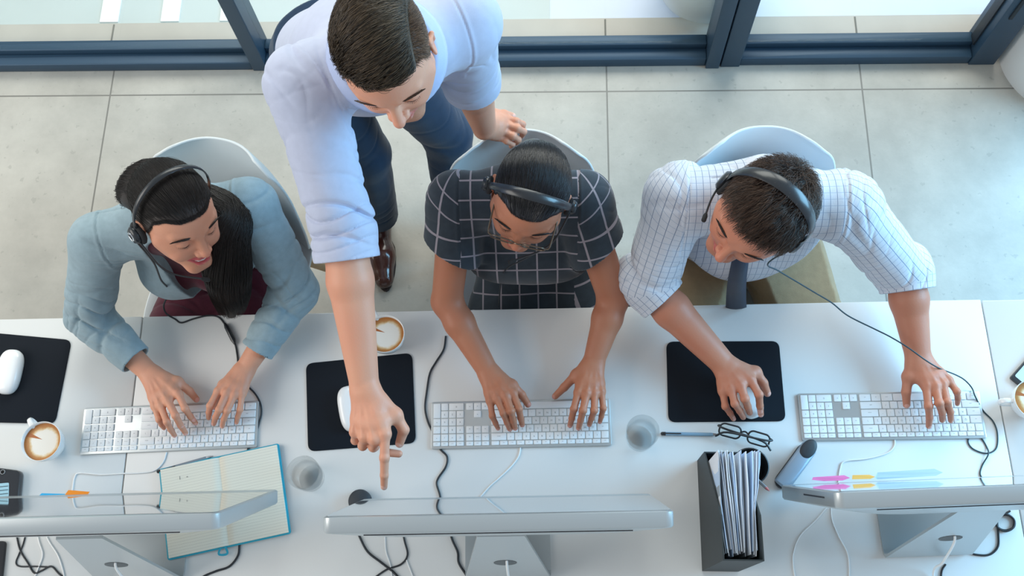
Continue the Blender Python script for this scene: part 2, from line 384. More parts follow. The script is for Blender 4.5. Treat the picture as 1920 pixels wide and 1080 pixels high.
e[0].position = .68; e[0].color = (*s2l(226, 222, 214), 1); e[1].position = .98; e[1].color = (*s2l(176, 112, 52), 1)
q = e.new(.78); q.color = (*s2l(214, 190, 150), 1); q = e.new(.88); q.color = (*s2l(184, 132, 76), 1)
ab = math_node(nt, 'ABSOLUTE', math_node(nt, 'ADD', math_node(nt, 'SUBTRACT', sx.outputs[1], .12), math_node(nt, 'MULTIPLY', sx.outputs[0], .35)))
wd = math_node(nt, 'MULTIPLY', math_node(nt, 'SUBTRACT', -.02, sx.outputs[0]), .16)
st = math_node(nt, 'LESS_THAN', ab, wd)
L.new(mixcol(nt, st, r.outputs[0], s2l(168, 96, 44)), b.inputs['Base Color'])
def make_cup():
    c = thing('coffee_cup', '', 'cup')
    MB().lathe([(0, .004), (.024, .004), (.025, 0), (.028, 0), (.030, .006), (.041, .026), (.0465, .048), (.0475, .064), (.0470, .0655), (.0455, .064), (.0445, .05), (.038, .025), (.02, .010), (0, .009)]).build('cup_body', cupm, c, angle=60)
    MB().lathe([(.0447, .0555), (.030, .0562), (0, .0562)]).build('coffee', cfm, c)
    MB().tube(spline([(.043, 0, .052), (.060, 0, .056), (.072, 0, .046), (.067, 0, .030), (.050, 0, .022), (.036, 0, .020)], 5), .0052, 8, flat=(.8, 1.2)).build('handle', cupm, c)
    return c
cp = make_cup(); cp2 = copy_tree(cp); cp3 = copy_tree(cp)
for o, p, a, l in ((cp, (84, 830), 128, 'white coffee cup with latte foam at the left, below the mousepad'), (cp2, (724, 630), 118, 'white coffee cup beside the pointing arm'), (cp3, (1934, 752), 180, 'white coffee cup cut off by the right edge')):
    q = at(*p, DZ + .045); o.location = (q.x, q.y, DZ); o.rotation_euler.z = radians(a); tag(o, l, 'cup', 'white latte cups')
for o in (cp, cp2, cp3):
    for ch in o.children:
        if ch.name.startswith('coffee'): ch.rotation_euler.z = -o.rotation_euler.z
# ------------------------------------------------------------------ glass tumblers with water
glm = panemat('clear_glass', .03, .62, 3.0, (.985, .995, .995)); wtm = panemat('water', .03, .10, 4.0, (.985, .995, 1))
def make_glass():
    c = thing('water_glass', '', 'glass')
    MB().lathe([(0, 0), (.030, 0), (.032, .002), (.0355, .03), (.0385, .088), (.0378, .0895), (.0368, .088), (.0335, .03), (.029, .011), (0, .009)]).build('tumbler', glm, c, angle=60)
    MB().lathe([(0, .0095), (.0285, .0115), (.0332, .03), (.0348, .052), (0, .052)]).build('water', wtm, c, angle=60)
    return c
g1 = make_glass(); g2 = copy_tree(g1)
for o, p, l in ((g1, (577, 892), 'water glass between the notebook and the middle monitor'), (g2, (1202, 816), 'water glass beside the right end of the middle keyboard')):
    q = at(*p, DZ + .04); o.location = (q.x, q.y, DZ + .0009); tag(o, l, 'glass', 'clear water glasses')
# ------------------------------------------------------------------ monitors
scr = mat('screen_glass_black', (.006, .007, .009), rough=.015, spec=.9, coat=1.0)
slot = mat('dark_slot', (.02, .02, .025), rough=.6)
def make_imac():
    m = thing('desktop_computer', '', 'computer')
    # panel frame: x across, the screen looks to local +y, panel leans back (top towards -y)
    T = radians(12); Wd = .652; Hh = .440; Zb = .070
    R = Matrix.Rotation(T, 3, 'X')
    def P(x, d, h):   # d behind the glass, h up the panel
        return R @ Vector((x, -d, h)) + Vector((0, .10, Zb))
    def ring(inset, d, rad=.016):
        return [P(x, d, y + Hh / 2) for x, y in rrect(Wd - 2 * inset, Hh - 2 * inset, max(rad, .004), 6)]
    rings = [ring(.0035, 0), ring(0, .0025), ring(0, .028), ring(.003, .032)]
    for k in range(1, 9):
        t = k / 8; rings.append(ring(.003 + .20 * t, .032 + .026 * sin(t * pi / 2), .016 + .02 * t))
    mb = MB(); mb.grid(rings, closed=True, flip=False); n = len(rings[0])
    base = len(mb.v) - n; mb.f.append(tuple(base + i for i in range(n))); mb.mi.append(0)
    mb.f.append(tuple(range(n))[::-1]); mb.mi.append(0)
    mb.build('monitor_body', alu, m, angle=50)
    s_ = MB(); s_.grid([[P(x, -.0004, y + Hh / 2 + .03) for x, y in rrect(Wd - .010, Hh - .068, .012, 5)], [P(x, .003, y + Hh / 2 + .03) for x, y in rrect(Wd - .010, Hh - .068, .012, 5)]], closed=True, flip=True)
    s_.f.append(tuple(range(28 - 4 if False else len(rrect(1, 1, .1, 5))))); s_.mi.append(0)
    s_.build('screen', scr, m, smooth=False)
    # vent slot along the upper back, slots on the side, power hole
    MB().box(P(0, .0358, Hh - .0085), (.50, .002, .0014), R).build('vent_slot', slot, m, smooth=False)
    MB().box(P(-Wd / 2, .0135, Hh * .62), (.0012, .003, .13), R).box(P(-Wd / 2, .0135, Hh * .80), (.0012, .003, .024), R).build('disc_slot', slot, m, smooth=False)
    # stand: foot plate, rear bend, leaning upright with a cable hole
    st = MB(); th = .006; path = [(.085, .004)] + [(.02, .004), (-.045, .004)]
    rows_ = []; top = P(0, .050, .30)
    pts2 = [(.068, .003, .098), (.0, .003, .098), (-.060, .0035, .098), (-.070, .006, .0975), (-.076, .013, .097)]
    s0 = Vector((-.076, .013)); s1 = Vector((top.y - .004, top.z))
    for k in range(1, 13):
        t = k / 12; q = s0 + (s1 - s0) * t; pts2.append((q.x, q.y, .097 + (.047 - .097) * t))
    up_ = []
    v = []; f = []
    for i, (y, z, w) in enumerate(pts2):
        a = Vector(pts2[max(i - 1, 0)][:2]); b = Vector(pts2[min(i + 1, len(pts2) - 1)][:2]); d = (b - a).normalized(); nn = Vector((-d.y, d.x)) * th / 2
        v += [(-w, y + nn.x, z + nn.y), (w, y + nn.x, z + nn.y), (w, y - nn.x, z - nn.y), (-w, y - nn.x, z - nn.y)]
    for i in range(len(pts2) - 1):
        for k in range(4): f.append((i * 4 + k, i * 4 + (k + 1) % 4, i * 4 + 4 + (k + 1) % 4, i * 4 + 4 + k))
    f += [(0, 1, 2, 3), tuple(len(v) - 4 + k for k in (3, 2, 1, 0))]
    st.add(v, f); st.build('stand', alu, m, smooth=False)
    d = (s1 - s0).normalized(); ang = atan2(d.y, d.x); hc = s0 + (s1 - s0) * .42
    R2 = Matrix(((1, 0, 0), (0, d.x, -d.y), (0, d.y, d.x)))
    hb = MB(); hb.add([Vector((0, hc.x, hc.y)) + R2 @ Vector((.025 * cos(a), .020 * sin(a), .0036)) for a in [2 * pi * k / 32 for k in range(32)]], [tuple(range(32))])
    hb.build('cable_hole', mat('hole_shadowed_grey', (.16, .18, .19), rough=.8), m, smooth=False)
    # power lead from the hole to behind
    a = Vector((0.004, hc.x, hc.y)) + R2 @ Vector((0, .02, .0)); 
    MB().tube(spline([P(0, .05, .22), a + Vector((0, .02, .0)), a + R2 @ Vector((0, -.012, .012)), a + Vector((.002, -.05, -.10)), Vector((.004, a.y - .08, .006)), Vector((.01, a.y - .25, .004))], 6), .0028, 8).build('power_lead', mat('white_cable', (.85, .86, .86), rough=.4), m)
    return m
im = make_imac(); im2 = copy_tree(im); im3 = copy_tree(im)
def place_imac(o, x, y, rz, l):
    # x, y: world position of the top centre of the glass (z 1.24)
    T = radians(12); lx = 0; ly = .10 - sin(T) * .440
    o.location = (x - ly * -sin(rz), y - ly * cos(rz), DZ); o.rotation_euler.z = rz; tag(o, l, 'computer', 'silver desktop computers on stands')
place_imac(im, -.614 - .326, .241, radians(.55), 'silver desktop computer at the left, notebook lying before it')
place_imac(im2, -.093, .2345, radians(.2), 'silver desktop computer in the middle, beneath the pointing finger')
place_imac(im3, .53 + .326, .273, radians(1.4), 'silver desktop computer at the right, beside the stapler')
def lean(o, deg):   # each screen panel is set to its own lean, turning about its top edge
    a = radians(deg); py, pz = .10 - sin(radians(12)) * .440, .50
    for c in o.children:
        if c.name.split('.')[0] in ('monitor_body', 'screen', 'vent_slot', 'disc_slot'):
            c.rotation_euler.x = a; c.location = (0, py - (py * cos(a) - pz * sin(a)), pz - (py * sin(a) + pz * cos(a)))
lean(im, 1.8); lean(im3, -1.9)
# ------------------------------------------------------------------ notebook
npg = mat('cream_lined_paper', s2l(232, 228, 212), rough=.8); nt, b, N, L = nodes_of(npg)
tc = N.new('ShaderNodeTexCoord'); sx = N.new('ShaderNodeSeparateXYZ'); L.new(tc.outputs['Object'], sx.inputs[0])
a = math_node(nt, 'FRACT', math_node(nt, 'MULTIPLY', sx.outputs[1], 1 / .0066)); a = math_node(nt, 'LESS_THAN', a, .09)
L.new(mixcol(nt, math_node(nt, 'MULTIPLY', a, .5), s2l(233, 229, 214), s2l(168, 160, 146)), b.inputs['Base Color'])
teal = mat('teal_cover', s2l(28, 160, 188), rough=.55)
c4 = [at(298, 882, DZ), at(521, 834, DZ), at(550, 996, DZ), at(321, 1054, DZ)]
ncen = sum(c4, Vector()) / 4; nang = atan2((c4[1] - c4[0]).y, (c4[1] - c4[0]).x); nw = (c4[1] - c4[0]).length; nh = ((c4[3] - c4[0]).length + (c4[2] - c4[1]).length) / 2
nb = thing('notebook', 'open lined notebook with a teal cover', 'notebook', (ncen.x, ncen.y, DZ + .0072), nang)
def pages(sgn):
    rows_ = []; 
    for j in range(13):
        v = -nh / 2 + .003 + (nh - .006) * j / 12
        rows_.append([(sgn * (u * (nw / 2 - .004)), v, .004 + .006 * (1 - (1 - min(u / .12, 1)) ** 2) * (1 - .45 * u) + .0007 * sin(9 * v * 5 + u * 3)) for u in [k / 16 for k in range(17)]])
    mb = MB(); mb.grid(rows_, flip=sgn < 0); b_ = [[(p[0], p[1], .0025) for p in r] for r in (rows_[0], rows_[-1])]
    mb.grid([rows_[0], b_[0]], flip=sgn > 0 or True); mb.grid([rows_[-1], b_[1]]); mb.grid([[r[-1] for r in rows_], [(r[-1][0], r[-1][1], .0025) for r in rows_]]); return mb
MB().prism(rrect(nw + .002, nh + .002, .006, 4), .0, .0025, bev=.0008).build('cover', teal, nb)
pages(-1).build('page_block', npg, nb); pages(1).build('page_block', npg, nb)
kk = MB().tube(spline([(-.012, -nh / 2 + .01, .004), (-.006, -nh / 2 - .014, .003), (-.026, -nh / 2 - .012, .002), (-.020, -nh / 2 + .004, .003)], 6), .0022, 6, flat=(.3, 1.3)); kk.build('ribbon', teal, nb)
inkd = mat('black_ink', (.03, .03, .04), rough=.6)
wr_ = MB()
for (x, y, t) in ((-nw * .33, nh * .35, '1'), (-nw * .27, nh * .36, '"'), ): add_text(wr_, t, (x, y), .012, .0098, 0, R=pi)
wr_.build('handwriting', inkd, nb, smooth=False)
# pens
blk = mat('black_plastic', (.02, .022, .026), rough=.35); chrome = mat('chrome', (.75, .77, .8), rough=.15, metal=1)
clr = mat('smoke_grey_barrel', (.22, .26, .30), rough=.2)
def pen(a, b, label, barrel, r=.0042, z=.0045, tipc=None, name='pen', cat='pen'):
    A = Vector(a); B = Vector(b); L_ = (B - A).length; p = thing(name, label, cat, (A.x, A.y, A.z + z * 0), atan2((B - A).y, (B - A).x))
    MB().tube([(L_ * .12, 0, 0), (L_ * .14, 0, 0), (L_ * .92, 0, 0)], [r * .85, r, r], 12).build('barrel', barrel, p)
    MB().tube([(0, 0, 0), (L_ * .02, 0, 0), (L_ * .12, 0, 0)], [r * .15, r * .4, r * .9], 12).build('tip', tipc or chrome, p)
    MB().tube([(L_ * .92, 0, 0), (L_ * .985, 0, 0), (L_, 0, 0)], [r * 1.05, r * 1.0, r * .5], 12).build('end_cap', blk, p)
    if name == 'pen': MB().box((L_ * .80, 0, r * 1.35), (L_ * .28, .0026, .0012)).box((L_ * .935, 0, r * 1.0), (.004, .0026, .003)).build('clip', blk, p, smooth=False)
    else: pass
    return p
pen(at(400, 855, DZ + .006), at(294, 885, DZ + .006), 'dark pen lying along the edge of the notebook', clr)
pen(at(1350, 815, DZ + .005), at(1239, 813, DZ + .005), 'blue-grey pen lying between the water glass and the eyeglasses', mat('clear_blue_barrel', s2l(130, 165, 190), rough=.2, spec=.8))
# ------------------------------------------------------------------ desk phone / handset shell at the lower left
ph = thing('card_terminal', 'black device with a round lens at the left edge of the desk', 'device')
q4 = [at(-70, 868, DZ + .02), at(39, 882, DZ + .02), at(30, 975, DZ + .02), at(-70, 985, DZ + .02)]
MB().prism(rquad(q4, .012, 6), DZ, DZ + .022, bev=.005).build('shell', mat('black_gloss', (.018, .02, .025), rough=.18, coat=.5), ph)
q4 = [at(-60, 912, DZ + .022), at(17, 905, DZ + .022), at(16, 965, DZ + .022), at(-60, 970, DZ + .022)]
MB().prism(rquad(q4, .003, 3), DZ + .0215, DZ + .0228).build('display', mat('pale_display', s2l(150, 190, 205), rough=.2), ph)
l_ = MB()
for k in range(7):
    a_ = at(-20, 915 + k * 7, DZ + .0235); b_ = at(15, 911 + k * 7, DZ + .0235); l_.tube([a_, b_], .0006, 4)
l_.build('display_lines', blk, ph)
q = at(5, 885, DZ + .023); MB().lathe([(0, .001), (.004, .001), (.0045, 0)], tuple(q), 20).build('lens', mat('dark_lens', (.0, .0, .0), rough=.1), ph)
MB().lathe([(.0047, -.001), (.0047, .001), (.0058, .001), (.0058, -.001)], tuple(q), 20).build('lens_ring', mat('ring_grey', (.3, .32, .34), rough=.3), ph)
dk = thing('tablet', 'dark blue-black tablet at the lower left corner behind the monitor', 'tablet')
MB().prism(rquad([at(-90, 1015, DZ), at(14, 1015, DZ), at(4, 1110, DZ), at(-90, 1110, DZ)], .008, 4), DZ, DZ + .009, bev=.002).build('shell', blk, dk)
# right-edge phone
sp = thing('smartphone', 'black-edged phone by the cropped cup at the right edge', 'phone')
a_, b_ = at(1895, 707, DZ + .012), at(1926, 672, DZ + .012); d = (b_ - a_).normalized(); n_ = Vector((d.y, -d.x, 0))
pts = [a_, a_ + d * .14, a_ + d * .14 + n_ * .072, a_ + n_ * .072]
MB().prism(rquad(pts, .006, 5), DZ, DZ + .012, bev=.002).build('case', mat('phone_case', (.03, .035, .04), rough=.3), sp)
pts = [p + (sum(pts, Vector()) / 4 - p) * .13 for p in pts]
MB().prism(rquad(pts, .004, 5), DZ + .0118, DZ + .0126).build('screen', mat('pale_screen_glass', s2l(190, 214, 226), rough=.1), sp)
# ------------------------------------------------------------------ small round black object by the middle monitor
tag(MB().lathe([(0, .0), (.026, .0), (.027, .004), (.027, .018), (.025, .024), (.018, .028), (0, .0295)], tuple(at(677, 941, DZ)), 40).build('round_object', mat('black_rubber', (.025, .032, .04), rough=.55)), 'small round black object peeking past the middle monitor corner', 'desk_object')  # plain domed black disc, its use is not known
# ------------------------------------------------------------------ magazine file with papers
y0, y1 = .412, .160; xa0, xa1 = .3475, .3525; fw = .082; tk = .003
mf = thing('magazine_file', 'black magazine file stuffed with papers, beside the right monitor', 'file holder', (.352, .286, DZ), radians(-1.5))
fbm = mat('black_file_board', s2l(40, 48, 50), rough=.55); D = .252
def side(x):
    prof = [(D / 2, 0), (D / 2, .115), (-.035, .295), (-D / 2, .300), (-D / 2, 0)]
    mb = MB(); v = [(x, y, z) for y, z in prof] + [(x + tk, y, z) for y, z in prof]; n = 5
    mb.add(v, [tuple(range(n))[::-1], tuple(range(n, 2 * n))] + [(i, (i + 1) % n, n + (i + 1) % n, n + i) for i in range(n)]); return mb
side(0).build('side_panel', fbm, mf, smooth=False); side(fw - tk).build('side_panel', fbm, mf, smooth=False)
MB().box((fw / 2, 0, tk / 2), (fw - 2 * tk, D, tk)).build('bottom_panel', fbm, mf, smooth=False)
MB().box((fw / 2, -D / 2 + tk / 2, .15), (fw - 2 * tk, tk, .300)).build('back_panel', fbm, mf, smooth=False)
MB().box((fw / 2, D / 2 - tk / 2, .0575), (fw - 2 * tk, tk, .115)).build('front_panel', fbm, mf, smooth=False)
papm = mat('white_paper', s2l(226, 232, 240), rough=.75); papb = mat('pale_blue_paper', s2l(186, 208, 234), rough=.75); papd = mat('grey_card', s2l(150, 160, 168), rough=.7)
nP = 24
for i in range(nP):
    t = i / (nP - 1); xb = mf.location.x + .008 + .064 * t; lean = -.012 + .026 * t + random.uniform(-.004, .004); h = .262 + random.uniform(-.006, .008); y_n = mf.location.y + .100 + random.uniform(-.004, .002)
    lean2 = lean * 1.0 + (.016 * (t - .45)); dp = .205 + random.uniform(-.005, .008)
    if i in (15, 16): h -= .03
    rows_ = []
    for a in range(9):
        z = h * a / 8; r_ = []
        for c in range(9):
            y = y_n - dp * c / 8; fan = (1 - c / 8) * (a / 8) ** 1.5
            rim = .115 + min(max((D / 2 - (y - mf.location.y)) / (D / 2 + .035), 0), 1) * .18; over = max(z - rim, 0)
            xx = xb + lean * .35 * (a / 8) ** 1.3 + lean2 * fan; lo_, hi_ = mf.location.x + .0055 + (y - mf.location.y) * .026, mf.location.x + fw - .0075 + (y - mf.location.y) * .026
            xx = min(max(xx, lo_ + .0002 * i), hi_ - .0002 * (nP - i) + over * .25) + .0008 * sin(c * 1.1 + i) * (1 if over else .3)
            r_.append((xx, y, DZ + tk + .001 + z))
        rows_.append(r_)
    mb = MB(); mb.grid(rows_); mb.grid([[(p[0] + .0012, p[1], p[2]) for p in r] for r in rows_], flip=True)
    A = [r[0] for r in rows_]; mb.grid([A, [(p[0] + .0012, p[1], p[2]) for p in A]]); A = rows_[-1]; mb.grid([A, [(p[0] + .0012, p[1], p[2]) for p in A]])
    o = mb.build('document', (papd if i in (1, 16) else papb if i % 4 == 2 or i in (14,) else papm), smooth=True)
    tag(o, 'sheet of white or pale blue paper standing in the black magazine file', 'paper', 'papers in the magazine file')
# round black pen pot with a pencil behind the file
pc = thing('pen_pot', 'round black pot half hidden behind the magazine file', 'pot'); q = at(1407, 874, DZ + .08)
MB().lathe([(0, 0), (.040, 0), (.042, .003), (.042, .082), (.0395, .083), (.0385, .08), (.0385, .005), (0, .005)], (q.x, q.y, DZ), 48).build('pot_body', mat('black_mesh_pot', (.018, .02, .024), rough=.5), pc, angle=60)
q2 = at(1424, 903, DZ + .09); q3 = at(1443, 921, DZ + .135)
pn = thing('pencil', 'grey pencil with a pink tip poking out of the round pot', 'pencil')
base_ = Vector((q.x - .01, q.y + .02, DZ + .008)); q3 = Vector((q3.x, q3.y, q3.z))
MB().tube([base_, base_ + (q3 - base_) * .9], .0036, 6).build('shaft', mat('grey_lacquer', (.25, .27, .3), rough=.3), pn)
MB().tube([base_ + (q3 - base_) * .9, q3 - (q3 - base_) * .03, q3], [.0036, .0014, .0004], 8).build('point', mat('pinkish_wood', s2l(200, 120, 120), rough=.6), pn)
# ------------------------------------------------------------------ black eyeglasses on the desk
def eyeglasses(name, label, fr, thick, M, lens_rect, temple_len, fold=False, lensm=None):
    gl = thing(name, label, 'glasses'); gl.matrix_world = M
    lw, lh, br = lens_rect
    for s in (-1, 1):
        o_ = [(s * (br / 2 + lw / 2) + x, 0.0 - .0022 * ((s * (br / 2 + lw / 2) + x) / .065) ** 2 * 1.5, z) for x, z in rrect(lw, lh, lh * .38, 6)]
        MB().tube(o_ + [o_[0], o_[1]], thick, 8, cap=False).build('rim', fr, gl, angle=80)
        mb = MB(); mb.add([(p[0], p[1], p[2]) for p in o_], [tuple(range(len(o_)))]); mb.build('lens', lensm, gl, smooth=False)
        xo = s * (br / 2 + lw); pts = [(xo, -.003, lh * .25), (xo + s * .006, -.006, lh * .28), (xo + s * .008, -.02, lh * .28), (xo + s * .009, -temple_len * .7, lh * .2), (xo + s * .005, -temple_len, -lh * .45)]
        if fold: pts = [(xo, -.002, lh * .25), (xo + s * .004, -.006, lh * .2), (xo - s * .02, -.012 - .004 * (s > 0), lh * .15), (xo - s * .10, -.016 - .006 * (s > 0), lh * .05), (xo - s * .125, -.017 - .006 * (s > 0), -lh * .5)]
        MB().tube(spline(pts, 5), thick * 1.15, 8).build('temple', fr, gl)
    MB().tube(spline([(-br / 2, 0, lh * .12), (0, .002, lh * .24), (br / 2, 0, lh * .12)], 5), thick, 8).build('bridge', fr, gl)
    return gl
lensm = panemat('lens_clear')
a_, b_ = at(1343, 801, DZ + .02), at(1448, 830, DZ + .02); c_ = (a_ + b_) / 2; xx = (b_ - a_).normalized(); zz = Vector((0, 0, 1))
yy = Vector((0, 0, 1)).cross(xx)  # rims lean: lens 'up' (local z) points towards the people
R_ = Matrix((xx, Vector((0, 0, -1)) * .92 + yy * -.38, yy * .92 - zz * .38)).transposed().to_4x4()
Rz = Matrix((xx, (xx.cross((yy * .86 + zz * .5).normalized())) * -1, (yy * .86 + zz * .5).normalized())).transposed()
eyeglasses('eyeglasses', 'folded black-framed eyeglasses lying on the desk above the pen pot', blk, .0022, Matrix.Translation(Vector((c_.x, c_.y, DZ + .0215))) @ Rz.to_4x4(), (.050, .030, .018), .13, True, lensm)
# ------------------------------------------------------------------ stapler
a_, b_ = at(1518, 838, DZ + .05), at(1472, 900, DZ + .04); d = (b_ - a_); ang = atan2(d.y, d.x); c_ = (a_ + b_) / 2
stp = thing('stapler', 'grey and black stapler beside the left corner of the right monitor', 'stapler', (c_.x, c_.y, DZ), ang)
lg = .125
def capsule(l, w, n=8):
    pts = []
    for k in range(n + 1): a = -pi / 2 + pi * k / n; pts.append((l / 2 - w / 2 + w / 2 * cos(a), w / 2 * sin(a)))
    for k in range(n + 1): a = pi / 2 + pi * k / n; pts.append((-l / 2 + w / 2 + w / 2 * cos(a), w / 2 * sin(a)))
    return pts
MB().prism(capsule(lg, .036), 0, .010, bev=.003).build('base', blk, stp)
MB().box((.0, 0, .022), (lg * .85, .014, .018)).build('magazine', chrome, stp, smooth=False)
mb = MB(); rows_ = []
for k in range(15):
    t = k / 14; x = -lg / 2 + lg * t; w = .019 * (1 - max(0, (.16 - t) / .16) ** 2 * .7); z = .048 + .006 * sin(pi * t) - .004 * t
    rows_.append([(x, w * cos(a) * 1.0, z + .007 * sin(a) if sin(a) > 0 else z + .018 * sin(a)) for a in [2 * pi * j / 20 for j in range(20)]])
mb.grid(rows_, closed=True); mb.f.append(tuple(range(20))); mb.mi.append(0); mb.f.append(tuple(len(rows_) * 20 - 20 + j for j in range(20))[::-1]); mb.mi.append(0)
mb.build('top_arm', mat('grey_stapler', s2l(150, 168, 186), rough=.35, metal=.3), stp, angle=50)
el = MB(); el.lathe([(0, .004), (.6, .0036), (.9, .002), (1, 0), (1, -.012)], (0, 0, 0), 32)
el.v = [(-.040 + v[0] * .026, v[1] * .0165, .0572 + v[2] * 1.0) for v in el.v]; el.build('grip_pad', mat('black_rubber', (.02, .02, .02), .6), stp)
# ------------------------------------------------------------------ flags stuck to the lower bezel of the monitors
def flag(pts, z, col, label, name='sticky_flag'):
    P = [at(x, y, z) for x, y in pts]; mb = MB(); n = len(P)
    mb.add([(p.x, p.y, z + .002 * (i in (0, 1))) for i, p in enumerate(P)] + [(p.x, p.y, z - .0006 + .002 * (i in (0, 1))) for i, p in enumerate(P)], [tuple(range(n)), tuple(range(n, 2 * n))[::-1]] + [(i, (i + 1) % n, n + (i + 1) % n, n + i) for i in range(n)])
    tag(mb.build(name, mat(label, col, rough=.6), smooth=False), label, 'sticky flag')
flag([(118, 934), (129, 919), (168, 922), (160, 934)], .812, s2l(242, 142, 26), 'orange sticky flag on the lower edge of the left monitor')
flag([(66, 936), (79, 925), (122, 926), (118, 936)], .812, s2l(40, 172, 224), 'blue sticky flag on the lower edge of the left monitor')
flag([(1522, 900), (1524, 895), (1583, 891), (1594, 896), (1580, 901), (1545, 902)], .812, s2l(238, 120, 178), 'pink sticky flag on the lower edge of the right monitor')
flag([(1597, 899), (1598, 891), (1630, 890), (1641, 894), (1632, 898)], .812, s2l(240, 180, 84), 'yellow-orange sticky flag on the lower edge of the right monitor')
flag([(1640, 896), (1645, 886), (1752, 879), (1768, 886), (1755, 892), (1645, 899)], .811, s2l(176, 200, 216), 'pale grey-blue pointed strip on the lower edge of the right monitor')  # flat grey-blue strip with a pointed right end
# ------------------------------------------------------------------ cables
cb = mat('black_cable', (.018, .022, .028), rough=.45); cw = mat('white_cable', (.85, .86, .86), rough=.4); cg = mat('grey_cable', s2l(70, 90, 100), rough=.4)
def cable(pts, r, m, label, z=None, name='cable'):
    if 1000 < (pts[0][1] if not isinstance(pts[0], Vector) else 0) < 1022: pts = [(pts[0][0] * 2 - pts[1][0], pts[0][1] - 34)] + pts
    P = [p if isinstance(p, Vector) else at(p[0], p[1], p[2] if len(p) > 2 else DZ + r) for p in pts]
    return tag(MB().tube(spline(P, 7), r, 8).build(name, m, angle=80), label, 'cable')
cable([(312, 848), (306, 866), (290, 882), (262, 887), (228, 888), (190, 890), (150, 887), (140, 895), (136, 918), (134, 935)], .0018, cw, 'white keyboard cable looping below the left keyboard')
cable([(976, 838), (972, 856), (958, 875), (935, 897), (918, 912), (903, 929), (895, 938)], .0018, cw, 'white keyboard cable below the middle keyboard')
cable([(1678, 822), (1676, 838), (1662, 850), (1625, 860), (1584, 865), (1575, 880), (1572, 905), (1572, 925)], .0018, cw, 'white keyboard cable below the right keyboard')
cable([(836, 630), (832, 655), (818, 678), (806, 700), (800, 735), (797, 765), (802, 790), (812, 812, DZ + .002), (824, 840), (838, 856), (836, 875), (822, 896), (819, 908), (824, 925), (828, 945)], .0024, cb, 'black cable curving from the woman in the checked dress past the middle keyboard', name='headset_cable')
cable([(676, 1010), (690, 1035), (715, 1055), (740, 1075), (760, 1100)], .0026, cb, 'black cable slanting down behind the middle monitor, left side')
cable([(758, 1012), (764, 1040), (752, 1058), (725, 1068), (700, 1085)], .0022, cb, 'black cable hooking left behind the middle monitor')
cable([(848, 1012), (858, 1035), (860, 1055), (872, 1075), (885, 1095)], .0026, cb, 'black cable beside the stand of the middle monitor')
cable([(722, 1012), (724, 1035), (732, 1060), (736, 1090)], .0018, cw, 'white cable behind the middle monitor, crossing black ones')
cable([(762, 1050), (770, 1070), (780, 1095)], .0018, cw, 'short white cable beyond the crossing behind the middle monitor')
cable([(34, 1018), (40, 1036), (52, 1055), (64, 1074), (78, 1070), (96, 1062), (110, 1075), (125, 1088)], .0022, cb, 'black cable crossing itself behind the left monitor')
cable([(44, 1018), (36, 1038), (30, 1055), (38, 1062), (64, 1062), (92, 1063)], .0018, cb, 'thin black cable looping behind the left monitor')
cable([(73, 1015), (80, 1040), (72, 1065), (62, 1090)], .0018, cw, 'white cable at the far left behind the left monitor')
cable([(92, 1015), (108, 1040), (117, 1065), (122, 1090)], .0018, cw, 'white cable curving right behind the left monitor')
cable([(466, 838), (463, 848), (455, 860)], .0026, cb, 'black cable end between the left keyboard and the notebook', name='cable')
cable([(449, 1020), (446, 1042), (430, 1062), (405, 1071), (380, 1082), (360, 1100)], .0026, cb, 'black cable emerging below the open notebook')
cable([(1550, 952), (1530, 975), (1500, 1005), (1488, 1035), (1487, 1060), (1492, 1090)], .0016, cw, 'thin white cable at the left behind the right monitor')
cable([(1558, 952), (1560, 975), (1572, 1005), (1588, 1035), (1592, 1060), (1592, 1090)], .0016, cw, 'thin white cable beside another behind the right monitor')
coil = [(1894, 958), (1880, 966), (1868, 975), (1868, 985), (1878, 993), (1890, 994), (1901, 988), (1902, 976), (1893, 967), (1880, 966, DZ + .006), (1870, 974, DZ + .006), (1870, 988, DZ + .006), (1884, 996, DZ + .006), (1899, 990, DZ + .006), (1901, 974, DZ + .006), (1886, 964, DZ + .009), (1870, 970, DZ + .006), (1872, 1000), (1871, 1025), (1855, 1040), (1830, 1040), (1812, 1034)]
cable(coil, .0024, cb, 'black cable wound in a small coil behind the right monitor')
cable([(1773, 1058), (1766, 1070), (1764, 1090)], .0022, cb, 'black cable end below the stand of the right monitor')
